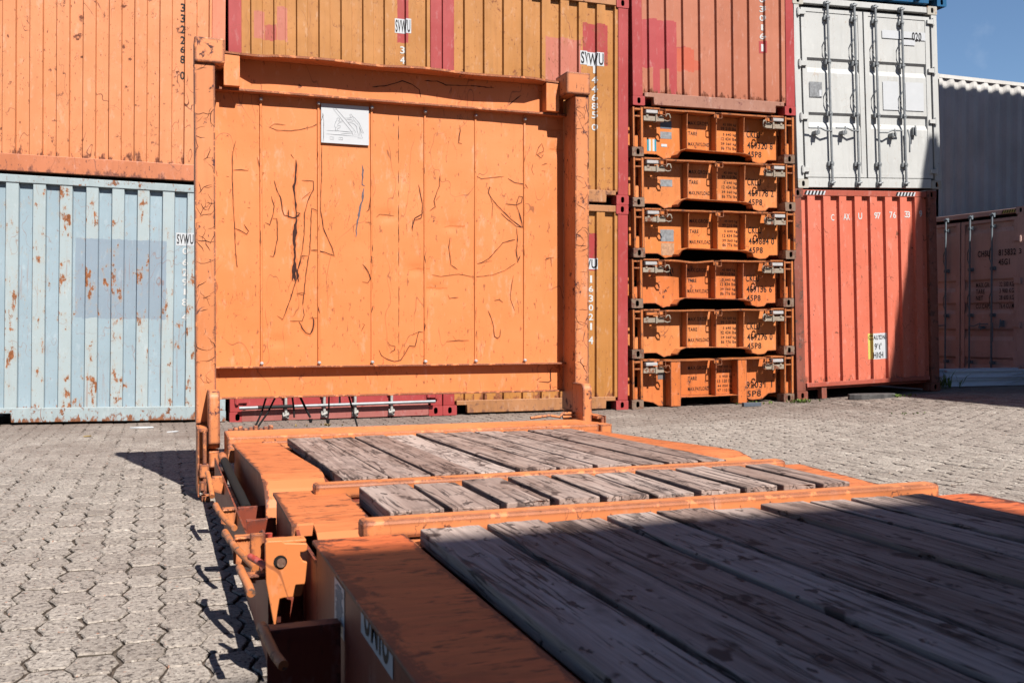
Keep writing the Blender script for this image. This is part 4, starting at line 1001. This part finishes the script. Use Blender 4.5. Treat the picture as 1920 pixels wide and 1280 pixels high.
# sign plate with a line drawing
sg = MB()
q = [(0.928, 2.309), (1.221, 2.306), (1.219, 2.067), (0.924, 2.071)]
xa, xb, za, zb = q[0][0], q[1][0], q[3][1], q[0][1]
sg.box(xa, 6.0735, za, xb, 6.0765, zb, 0)
def sl(pts, w=.0013): sg.ribbon(pts, 6.0728, w, 1)
for pts in ([(1.001, 2.279), (1.012, 2.289), (1.019, 2.283), (1.130, 2.160), (1.138, 2.147), (1.130, 2.136)], [(1.001, 2.279), (1.116, 2.146), (1.118, 2.138), (1.125, 2.124)], [(1.004, 2.274), (1.023, 2.279)],
            [(1.116, 2.147), (1.130, 2.158)], [(0.961, 2.146), (1.037, 2.147), (1.114, 2.145)], [(0.959, 2.124), (1.037, 2.124), (1.125, 2.121)], [(1.048, 2.130), (1.117, 2.138)],
            [(1.060, 2.213), (1.042, 2.205), (1.032, 2.207), (1.040, 2.215), (1.039, 2.224), (1.032, 2.227), (1.024, 2.223), (1.024, 2.211), (1.017, 2.203), (1.010, 2.187), (1.009, 2.172), (1.017, 2.166), (1.013, 2.152), (1.022, 2.147)],
            [(1.060, 2.205), (1.037, 2.197), (1.027, 2.186), (1.030, 2.181), (1.045, 2.179), (1.042, 2.166), (1.030, 2.163), (1.023, 2.152), (1.037, 2.148)], [(1.017, 2.166), (1.030, 2.176)],
            [(1.073, 2.230), (1.089, 2.229), (1.114, 2.234), (1.104, 2.245), (1.104, 2.254), (1.112, 2.256), (1.120, 2.241), (1.135, 2.232), (1.161, 2.203), (1.174, 2.175), (1.188, 2.144), (1.177, 2.145), (1.158, 2.190)],
            [(1.078, 2.220), (1.102, 2.222), (1.114, 2.223), (1.125, 2.213), (1.089, 2.211)], [(1.089, 2.203), (1.114, 2.202), (1.130, 2.196), (1.145, 2.181), (1.148, 2.156), (1.156, 2.133), (1.153, 2.112), (1.182, 2.111)],
            [(1.161, 2.185), (1.165, 2.164), (1.171, 2.139), (1.182, 2.113)], [(1.162, 2.154), (1.166, 2.113)], [(1.120, 2.233), (1.135, 2.211), (1.156, 2.192)],
            [(0.981, 2.109), (0.981, 2.093), (1.004, 2.094), (1.004, 2.108), (0.981, 2.109)], [(1.035, 2.108), (1.035, 2.094), (1.058, 2.094), (1.058, 2.108), (1.035, 2.108)], [(1.130, 2.129), (1.151, 2.130)], [(1.125, 2.119), (1.148, 2.119)]):
    sl(pts)
for pts in ([(0.995, 2.102), (0.998, 2.101)], [(1.043, 2.104), (1.046, 2.103)]): sl(pts, .004)
sg.ribbon([(0.937, 2.250), (0.939, 2.236), (0.933, 2.215), (0.925, 2.198)], 6.0722, .002, 2); sg.ribbon([(0.939, 2.241), (0.943, 2.201), (0.942, 2.152), (0.942, 2.101), (0.939, 2.072)], 6.0722, .0012, 2)
part(sg, 'sign_plate', [M['sticker'], M['pencil'], M['mark']])

# hinge bars in front of the posts, outer hinge cheeks
for s in (0, 1):
    f = (lambda x: x) if s == 0 else mir
    def bx(mb, x0, y0, z0, x1, y1, z1, mi=0): a, b = sorted((f(x0), f(x1))); mb.box(a, y0, z0, b, y1, z1, mi)
    mb = MB()
    n = 8; prof = [(5.70 + .03, .270), (5.70, .30)] + [(5.70, .54)] + [(5.745 - .045 * math.cos(PI / 2 * k / n), .545 + .045 * math.sin(PI / 2 * k / n)) for k in range(n + 1)] + [(5.88, .59), (5.88, .27)]
    a, b = sorted((f(.247), f(.309))); mb.prism(prof, 'x', a, b); part(mb, 'hinge_bar', M['post'], .006)
    mb = MB(); bx(mb, .250, 5.72, .165, .306, 5.86, .255); part(mb, 'hinge_block', M['rack'], .004)
    mb = MB(); bx(mb, .186, 5.62, .02, .196, 5.88, .392); bx(mb, .196, 5.64, .372, .240, 5.88, .390); part(mb, 'hinge_cheek', M['rack'], .002)
    mb = MB(); x = f(.222); mb.tube([(x, 5.60, .385), (x, 5.60, .06), (x, 5.60, .04)], .011, 8); part(mb, 'hinge_pin', M['post'])
    mb = MB(); bx(mb, .196, 5.585, .13, .245, 5.64, .20); bx(mb, .200, 5.585, .06, .222, 5.64, .11); bx(mb, .205, 5.58, .0, .25, 5.66, .03); part(mb, 'pin_lug', M['post'], .003)
# rear sill
mb = MB(); mb.prism([(5.50, .356), (5.49, .346), (5.49, .31), (5.46, .305), (5.46, .22), (5.79, .22), (5.79, .360)], 'x', .335, 2.52); part(mb, 'rear_sill', M['rack'], .006)
mb = MB(); mb.prism([(2.522, .5), (2.60, .7), (2.522, .9)][:0] or [(2.522, 5.47), (2.61, 5.50), (2.60, 5.62), (2.522, 5.78)], 'z', .24, .352); part(mb, 'sill_corner', M['rack'], .004)
mb = MB(); mb.box(.51, 5.425, .30, 2.40, 5.455, .332); part(mb, 'sill_lip', M['rack'], .008)
mb = MB()
for k in range(9): x = .36 + k * .028; mb.box(x, 5.80, .352, x + .024, 5.84 + .01 * (k % 2), .366 + .007 * (k % 3))
part(mb, 'worn_strip', M['post'], .003)
mb = MB(); mb.tube([(2.20, 5.83, .372), (2.33, 5.83, .385), (2.40, 5.83, .372), (2.42, 5.83, .395), (2.50, 5.83, .395), (2.50, 5.83, .372), (2.42, 5.83, .372)], .010, 6); part(mb, 'sill_handle', M['pipe'])
# black straps hanging under the wall
for (a, b, r) in ((((0.604, 0.511)), ((0.535, 0.339)), .008), (((1.098, 0.514)), ((1.158, 0.326)), .008), (((0.980, 0.514)), ((0.973, 0.369)), .007), (((0.659, 0.507)), ((0.551, 0.341)), .008), (((0.802, 0.504)), ((0.867, 0.390)), .010), (((0.756, 0.505)), ((0.769, 0.393)), .008)):
    mb = MB(); mb.tube([(a[0], 6.13, a[1] + .02), ((a[0] + b[0]) / 2 + .004, 6.14, (a[1] + b[1]) / 2), (b[0], 6.14, b[1])], r * .75, 7); part(mb, 'strap', M['strap'])
for (x, z) in (((0.973, 0.375)), ((0.867, 0.383))): mb = MB(); mb.tube([(x, 6.13, z), (x, 6.13, z - .025)], [.013, .008], 8); part(mb, 'strap_end', M['strap'])

# deck margins: folded steel plates along both edges, dropping at the ends of the far sections
profA = [(5.43, .325), (4.6, .357), (3.90, .388), (3.83, .385), (3.765, .372), (3.71, .348), (3.67, .318), (3.65, .29), (3.635, .22)]
profB = [(3.40, .386), (3.15, .380), (2.96, .374), (2.90, .369), (2.845, .355), (2.80, .330), (2.77, .298), (2.755, .22)]
profC = [(2.487, .398), (2.480, .412), (1.5, .414), (0, .414), (-5.9, .414)]
for s in (0, 1):
    f = (lambda x: x) if s == 0 else mir
    for nm, pr, x0, x1 in (('A', profA, .354, .588), ('B', profB, .354, .588), ('C', profC, .354, .588)):
        mb = MB(); a, b = sorted((f(x0), f(x1)))
        if nm == 'B':
            a, b = sorted((f(.418), f(x1)))
            a2, b2 = sorted((f(.354), f(.4185))); mb.sweep([(3.40, .3855), (3.15, .3795), (2.905, .372), (2.898, .368), (2.896, .336)], a2, b2, 0, -.010)
        mb.sweep([(y, z) for (y, z) in pr], a, b, 0, -.010)
        part(mb, 'deck_margin', M['margin_near'] if nm == 'C' else M['margin'], .004)
        bot = {'A': .12, 'B': .14, 'C': .11}[nm]
        pl = [(y, z - .012) for (y, z) in pr]
        y_a, y_b = pl[0][0], pl[-1][0]
        pl = [p for p in pl if p[1] > bot] + [(y_b, bot), (y_a, bot)]
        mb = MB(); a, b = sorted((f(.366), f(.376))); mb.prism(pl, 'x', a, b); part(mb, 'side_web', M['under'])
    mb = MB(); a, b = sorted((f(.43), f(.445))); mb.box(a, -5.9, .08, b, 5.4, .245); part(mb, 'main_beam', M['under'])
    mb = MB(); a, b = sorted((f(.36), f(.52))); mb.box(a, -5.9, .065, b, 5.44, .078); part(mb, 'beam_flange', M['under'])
    for (ya, yb, zt_) in ((3.405, 3.63, .26), (2.49, 2.79, .35)):
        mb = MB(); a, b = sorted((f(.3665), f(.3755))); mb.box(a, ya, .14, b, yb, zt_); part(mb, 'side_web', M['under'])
# crossbars with their cross members
for (y0, y1, zt) in ((3.315, 3.385, .417), (2.495, 2.562, .446)):
    mb = MB(); mb.box(.483, y0, zt - .052, 2.335, y1, zt); part(mb, 'crossbar', M['rack'], .011)
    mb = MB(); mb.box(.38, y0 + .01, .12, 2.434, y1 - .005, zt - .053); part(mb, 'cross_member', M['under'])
for (y0, y1, z) in ((2.39, 2.494, .392), (3.22, 3.314, .352), (3.40, 3.62, .345), (2.566, 2.80, .340), (5.14, 5.42, .318)):
    mb = MB(); mb.box(.604, y0, z - .01, 2.210, y1, z); part(mb, 'deck_plate', M['rack'])
mb = MB(); mb.box(.45, -5.9, .19, 2.37, 5.4, .20); part(mb, 'gap_dark_plate', M['under'])  # plate added so the gaps between boards look dark
# boards
widths = [.183, .165, .171, .160, .170, .160, .165, .150, .150, .134]
def boards(ya, yb, zfa, zfb, th, gap, seed):
    rb = random.Random(seed); x = .606
    for w in widths:
        y1 = yb + rb.uniform(-.006, .006); y0 = ya + rb.uniform(-.006, .006)
        n = max(3, int(abs(y1 - y0) / .12)); V = []; dz = rb.uniform(-.004, .004); g = gap * rb.uniform(.75, 1.25); tilt = rb.uniform(-.004, .004)
        sd = rb.uniform(0, 100)
        m = 5
        for k in range(n + 1):
            u = k / n; y = y0 + (y1 - y0) * u; zt = zfa + (zfb - zfa) * u + dz
            xl = x + g / 2 + .0025 * noise.noise(Vector((sd, y * 5, 0))); xr = x + w - g / 2 + .0025 * noise.noise(Vector((sd + 9, y * 5, 0)))
            ring = []
            for q_ in range(m + 1):
                s_ = q_ / m; zz = zt + tilt * (s_ - .5) - .0015 * noise.noise(Vector((sd + s_ * 3, y * 3, 1))) 
                yy = y + ((rb.uniform(-.004, .004)) if k in (0, n) else 0)
                ring.append((xl + (xr - xl) * s_, yy, zz))
            ring += [(xr, y, zt - th), (xl, y, zt - th)]
            V += ring
        r = m + 3; F = [(k * r + a, k * r + (a + 1) % r, (k + 1) * r + (a + 1) % r, (k + 1) * r + a) for k in range(n) for a in range(r)] + [list(range(r))[::-1], list(range(n * r, n * r + r))]
        mb = MB(); mb.add(V, F)
        yy = y1 - .10
        while yy > y0 + .05:
            for sx in (.28, .72):
                cxb, cyb = x + w * sx + rb.uniform(-.012, .012), yy + rb.uniform(-.02, .02)
                rr_ = rb.uniform(.006, .009); u = (cyb - y0) / (y1 - y0); zb = zfa + (zfb - zfa) * u + dz + .0022
                mb.add([(cxb + rr_ * math.cos(k) * rb.uniform(.8, 1.3), cyb + rr_ * math.sin(k) * rb.uniform(1, 1.8), zb) for k in [i_ * PI / 4 for i_ in range(8)]], [list(range(8))], 1)
            yy -= rb.uniform(.36, .44)
        part(mb, 'deck_board', [M['wood'], M['dark']], .0035)
        x += w
boards(5.18, 3.55, .370, .398, .040, .018, 1)
boards(3.235, 2.765, .420, .419, .062, .026, 2)
boards(2.435, -5.8, .431, .431, .040, .021, 3)

# gear along the near side: rope rail loops, plates, bracket
for k, pth in enumerate((((.192, 3.86, .27), (.190, 3.82, .283), (.196, 3.70, .278), (.215, 3.58, .266), (.236, 3.50, .255)),
            ((.194, 3.33, .27), (.192, 3.28, .287), (.200, 3.16, .283), (.222, 3.02, .272), (.252, 2.88, .258)),
            ((.199, 2.735, .292), (.195, 2.70, .304), (.198, 2.63, .302), (.206, 2.54, .292), (.2075, 2.50, .287)),
            ((.200, 2.165, .298), (.199, 2.14, .309), (.205, 2.07, .300), (.212, 2.00, .290), (.222, 1.95, .284)),
            ((.197, 4.70, .28), (.195, 4.62, .292), (.20, 4.50, .27), (.205, 4.40, .22)),
            ((.200, 1.50, .295), (.199, 1.46, .309), (.205, 1.38, .302), (.225, 1.25, .280)))):
    mb = MB(); mb.tube([Vector(p) for p in pth], .0108, 12); part(mb, 'rail_loop', M['pipe'])
for (y, xr_, zt) in ((3.78, .262, .272), (3.12, .262, .300), (2.66, .262, .292), (2.10, .36, .310), (1.42, .36, .310), (4.55, .262, .28)):
    zb = {3.78: .20, 3.12: .20, 4.55: .20, 2.66: zt - .014}.get(y, .05); zo = zb + (.0 if zb < .1 or y == 2.66 else .02)
    mb = MB(); mb.prism([(.206, zo), (.206, zt - .008), (.212, zt), (xr_, zt + .002), (xr_, zb)], 'y', y, y + .008); 
    mb.box(.212, y + .008, zt - .012, xr_, y + .045, zt); part(mb, 'side_plate', M['rack'] if y > 2.5 else M['under'], .0015)  # nearer, shaded plates get the darker paint as built-in shade
mb = MB(); mb.box(.262, 2.64, .055, .268, 5.38, .262); part(mb, 'side_shade_panel', M['under'])  # plate added so the shaded side shows a dark face
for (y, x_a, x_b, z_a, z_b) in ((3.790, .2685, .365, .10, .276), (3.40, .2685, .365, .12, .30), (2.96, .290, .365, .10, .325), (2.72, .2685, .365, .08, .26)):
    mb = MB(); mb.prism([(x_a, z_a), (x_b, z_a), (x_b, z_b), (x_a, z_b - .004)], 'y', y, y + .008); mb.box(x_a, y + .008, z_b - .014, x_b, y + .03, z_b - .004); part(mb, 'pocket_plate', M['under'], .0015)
mb = MB(); mb.box(.250, 3.02, .18, .290, 3.05, .325); part(mb, 'stake_stub', M['rack'], .003)
mb = MB(); mb.tube([(.298, 2.98, .335), (.298, 2.98, .28), (.290, 2.93, .25)], .011, 8); part(mb, 'pin_handle', M['redpipe'])
mb = MB(); mb.tube([(.228, 2.78, .315), (.275, 2.66, .302)], .0095, 8); part(mb, 'pin_handle', M['redpipe'])
mb = MB(); mb.tube([(.30, 5.35, .27), (.31, 4.6, .24), (.315, 3.95, .235)], .021, 10); part(mb, 'stowed_pole', M['dark'])
mb = MB(); mb.tube([(.300, 5.36, .272), (.3015, 5.20, .266)], .0225, 10); part(mb, 'pole_sleeve', M['rack'])
br = [(0.251, 0.385), (0.257, 0.392), (0.293, 0.391), (0.301, 0.384), (0.357, 0.379), (0.359, 0.372), (0.357, 0.360), (0.349, 0.357), (0.340, 0.357), (0.340, 0.347), (0.347, 0.334), (0.358, 0.330), (0.353, 0.281), (0.344, 0.245), (0.339, 0.242), (0.297, 0.242), (0.287, 0.240), (0.281, 0.204), (0.275, 0.156), (0.253, 0.285)]
mb = MB(); mb.prism(br, 'y', 2.598, 2.610); mb.box(br[1][0], 2.61, br[1][1] - .012, br[4][0], 2.66, br[1][1] - .004); bk = part(mb, 'bracket', M['margin'] if False else M['pipe'] if False else M['wall'], .0025)
bc = (0.289, 0.336)
mb = MB(); mb.tube([(bc[0], 2.600, bc[1]), (bc[0], 2.597, bc[1])], .0175, 20); mb.build('bolt_hole', M['dark'], bk)
mb = MB(); mb.tube([(bc[0] + .002, 2.600, bc[1] - .002), (bc[0] + .002, 2.592, bc[1] - .002)], [.0125, .0115], 18); mb.build('bolt', M['rustcast'], bk)
for (y, xa_, zt_) in ((3.775, .214, .272), (3.115, .214, .300), (2.655, .214, .292)):
    mb = MB(); rw = random.Random(int(y * 100)); n_ = 14
    mb.tube([(xa_ + .046 * k / n_, y + rw.uniform(-.001, .001), zt_ - .003 + rw.uniform(-.0015, .0015)) for k in range(n_ + 1)], [.0035 + .0012 * (k % 2) for k in range(n_ + 1)], 6); part(mb, 'weld_bead', M['rack'])
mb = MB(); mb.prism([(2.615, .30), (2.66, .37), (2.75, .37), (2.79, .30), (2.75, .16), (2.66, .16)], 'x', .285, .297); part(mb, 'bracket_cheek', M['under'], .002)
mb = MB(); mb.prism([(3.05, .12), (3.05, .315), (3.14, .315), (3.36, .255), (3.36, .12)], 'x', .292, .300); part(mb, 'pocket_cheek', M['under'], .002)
# stencil and notice on the near side web
def side_card(pts, m, x): 
    mb = MB(); mb.add([(x, p[0], p[1]) for p in pts], [(0, 1, 2, 3)]); return mb
mb = side_card([(1.90, .350), (1.62, .350), (1.62, .398), (1.90, .398)], None, .3645); part(mb, 'stencil_plate', M['sticker'])
mb = side_card([(2.21, .275), (2.085, .275), (2.085, .385), (2.21, .385)], None, .3645); part(mb, 'notice_sticker', M['sticker'])
vs_, fs = glyphs('UMIU'); bm = bmesh.new(); ax = min(v.x for v in vs_); bxx = max(v.x for v in vs_)
nv = [bm.verts.new((.3635, 1.865 - (v.x - ax) / (bxx - ax) * .215, .363 + v.y / .73 * .085)) for v in vs_]
for f_ in fs:
    try: bm.faces.new([nv[i] for i in f_])
    except ValueError: pass
bmesh.ops.bisect_plane(bm, geom=bm.verts[:] + bm.edges[:] + bm.faces[:], plane_co=(0, 0, .398), plane_no=(0, 0, 1), clear_outer=True)
bm.verts.index_update(); mb = MB(); mb.add([v.co for v in bm.verts], [[v.index for v in f_.verts] for f_ in bm.faces]); bm.free(); part(mb, 'stencil_letters', M['ink'])
mb = MB(); rr = random.Random(5)
for k in range(16): z_ = .285 + k * .006; mb.box(.3632, 2.095 + .03 * rr.random(), z_, .3640, 2.20 - .03 * rr.random(), z_ + .0016)
part(mb, 'notice_print', M['pencil'])

# ------------------------------------------------------------------ loose things on the ground
def slab():
    mb = MB(); n = 14; pts = []
    rr = random.Random(8)
    for k in range(n): a = 2 * PI * k / n; pts.append((9.15 + .42 * math.cos(a) * rr.uniform(.85, 1.1), 11.05 + .14 * math.sin(a) * rr.uniform(.8, 1.1)))
    mb.prism(pts, 'z', -.03, .045); return mb.build('stone_slab', flat('grey_stone', (.10, .095, .095), .9, 0, .4, 12), None, .01)
tag(slab(), 'flat grey stone slab lying under the edge of the salmon red container', 'slab')
def weeds(name, cx, cy, sx, n, seed, h=.06, label='', mats=None):
    rr = random.Random(seed); mb = MB()
    for k in range(n):
        x = cx + rr.gauss(0, sx); y = cy + rr.gauss(0, .05); z = gz(x, y); 
        for q_ in range(6):
            a = rr.uniform(0, 2 * PI); l = h * rr.uniform(.4, 1.1); tx, ty = math.cos(a), math.sin(a); w = .008 * rr.uniform(.6, 1.5)
            u = l * rr.uniform(.3, .9); p1 = (x + tx * u * .5, y + ty * u * .5, z + l * .7); p2 = (x + tx * u, y + ty * u, z + l * rr.uniform(.5, 1))
            mb.add([(x, y, z - .005), (p1[0] - ty * w, p1[1] + tx * w, p1[2]), (p1[0] + ty * w, p1[1] - tx * w, p1[2]), p2], [(0, 1, 2), (1, 3, 2)])
    tag(mb.build(name, mats or M['leaf'], None), label, 'weeds')
M['leaf'] = flat('weed_leaf', (.16, .24, .045), .6, 0, .5, 30)
M['dryleaf'] = flat('dry_leaf', (.38, .26, .10), .7, 0, .4, 30)
weeds('weed_patch', 8.02, 11.12, .13, 26, 1, .06, 'green weeds between the folded racks and the salmon red container')
weeds('weed_patch', 7.45, 11.15, .14, 16, 5, .045, 'thin weeds at the right foot of the folded rack pile')
weeds('weed_patch', 9.55, 10.95, .10, 16, 2, .05, 'small green weeds at the right end of the stone slab')
weeds('weed_patch', 8.05, 9.1, .13, 10, 3, .02, 'flat tuft of weeds between the pavers, right of the rack pile')
weeds('dry_leaves', (1.601, -0.004)[0], 10.55, .12, 10, 4, .03, 'dry yellow leaves on the ground beneath the orange end wall', M['dryleaf'])
weeds('leafy_weed', 11.0, 11.7, .10, 16, 9, .26, 'leafy green weed beside the white steel frames in the shade')
def scrap(name, x, y, pts, label, mat, h=.012):
    mb = MB(); mb.prism([(x + a, y + b) for a, b in pts], 'z', gz(x, y) + .002, gz(x, y) + h); tag(mb.build(name, mat, None, .003), label, 'litter')
scrap('paper_scrap', (-0.201, -0.039)[0], 10.75, [(-.1, 0), (-.02, .05), (.12, .03), (.13, -.04), (0, -.05)], 'white paper scrap lying before the pale blue container', M['sticker'])
scrap('paper_scrap', (0.102, -0.040)[0], 10.2, [(-.05, -.02), (.0, .02), (.06, .03), (.04, 0)], 'small white paper scrap near the left post', M['sticker'])
scrap('leaf_litter', (-0.648, -0.025)[0], 9.9, [(-.03, -.02), (.0, .03), (.04, .02), (.03, -.02)], 'brown leaf on the paving in front of the pale blue container', M['dryleaf'])
scrap('metal_scrap', 7.18, 10.95, [(-.13, -.03), (-.12, .04), (.12, .03), (.13, -.03)], 'dark piece of metal on the ground before the bottom folded rack', flat('dull_blue_metal', (.12, .14, .18), .5), .05)
# white steel frames lying in the shade at the far right
M['whitesteel'] = flat('white_painted_steel', (1.05, 1.15, 1.30), .45, 0, .06)
for k, (z, lab) in enumerate(((.045, 'lower white steel frame lying in the shade before the tan container'), (.175, 'upper white steel frame stacked on its twin before the tan container'))):
    t = thing('steel_frame', lab, 'frame', (11.2 + .1 * k, 11.95, z), (0, 0, -.02 * k), 'white steel frames in the shade')
    for (y0, nm) in ((0, 'beam'), (.5, 'beam')):
        mb = MB(); mb.box(0, y0, 0, 6, y0 + .06, .025); mb.box(0, y0 + .025, .025, 6, y0 + .032, .095); mb.box(0, y0, .095, 6, y0 + .06, .12); mb.build(nm, M['whitesteel'], t)
    for x in (1.2, 3.0, 4.8): mb = MB(); mb.box(x, .062, .01, x + .08, .498, .10); mb.build('strut', M['whitesteel'], t)
    mb = MB(); mb.prism([(1.25, .03), (1.32, .03), (1.62, .092), (1.55, .092)], 'y', -.002, .022); mb.build('brace', M['whitesteel'], t)
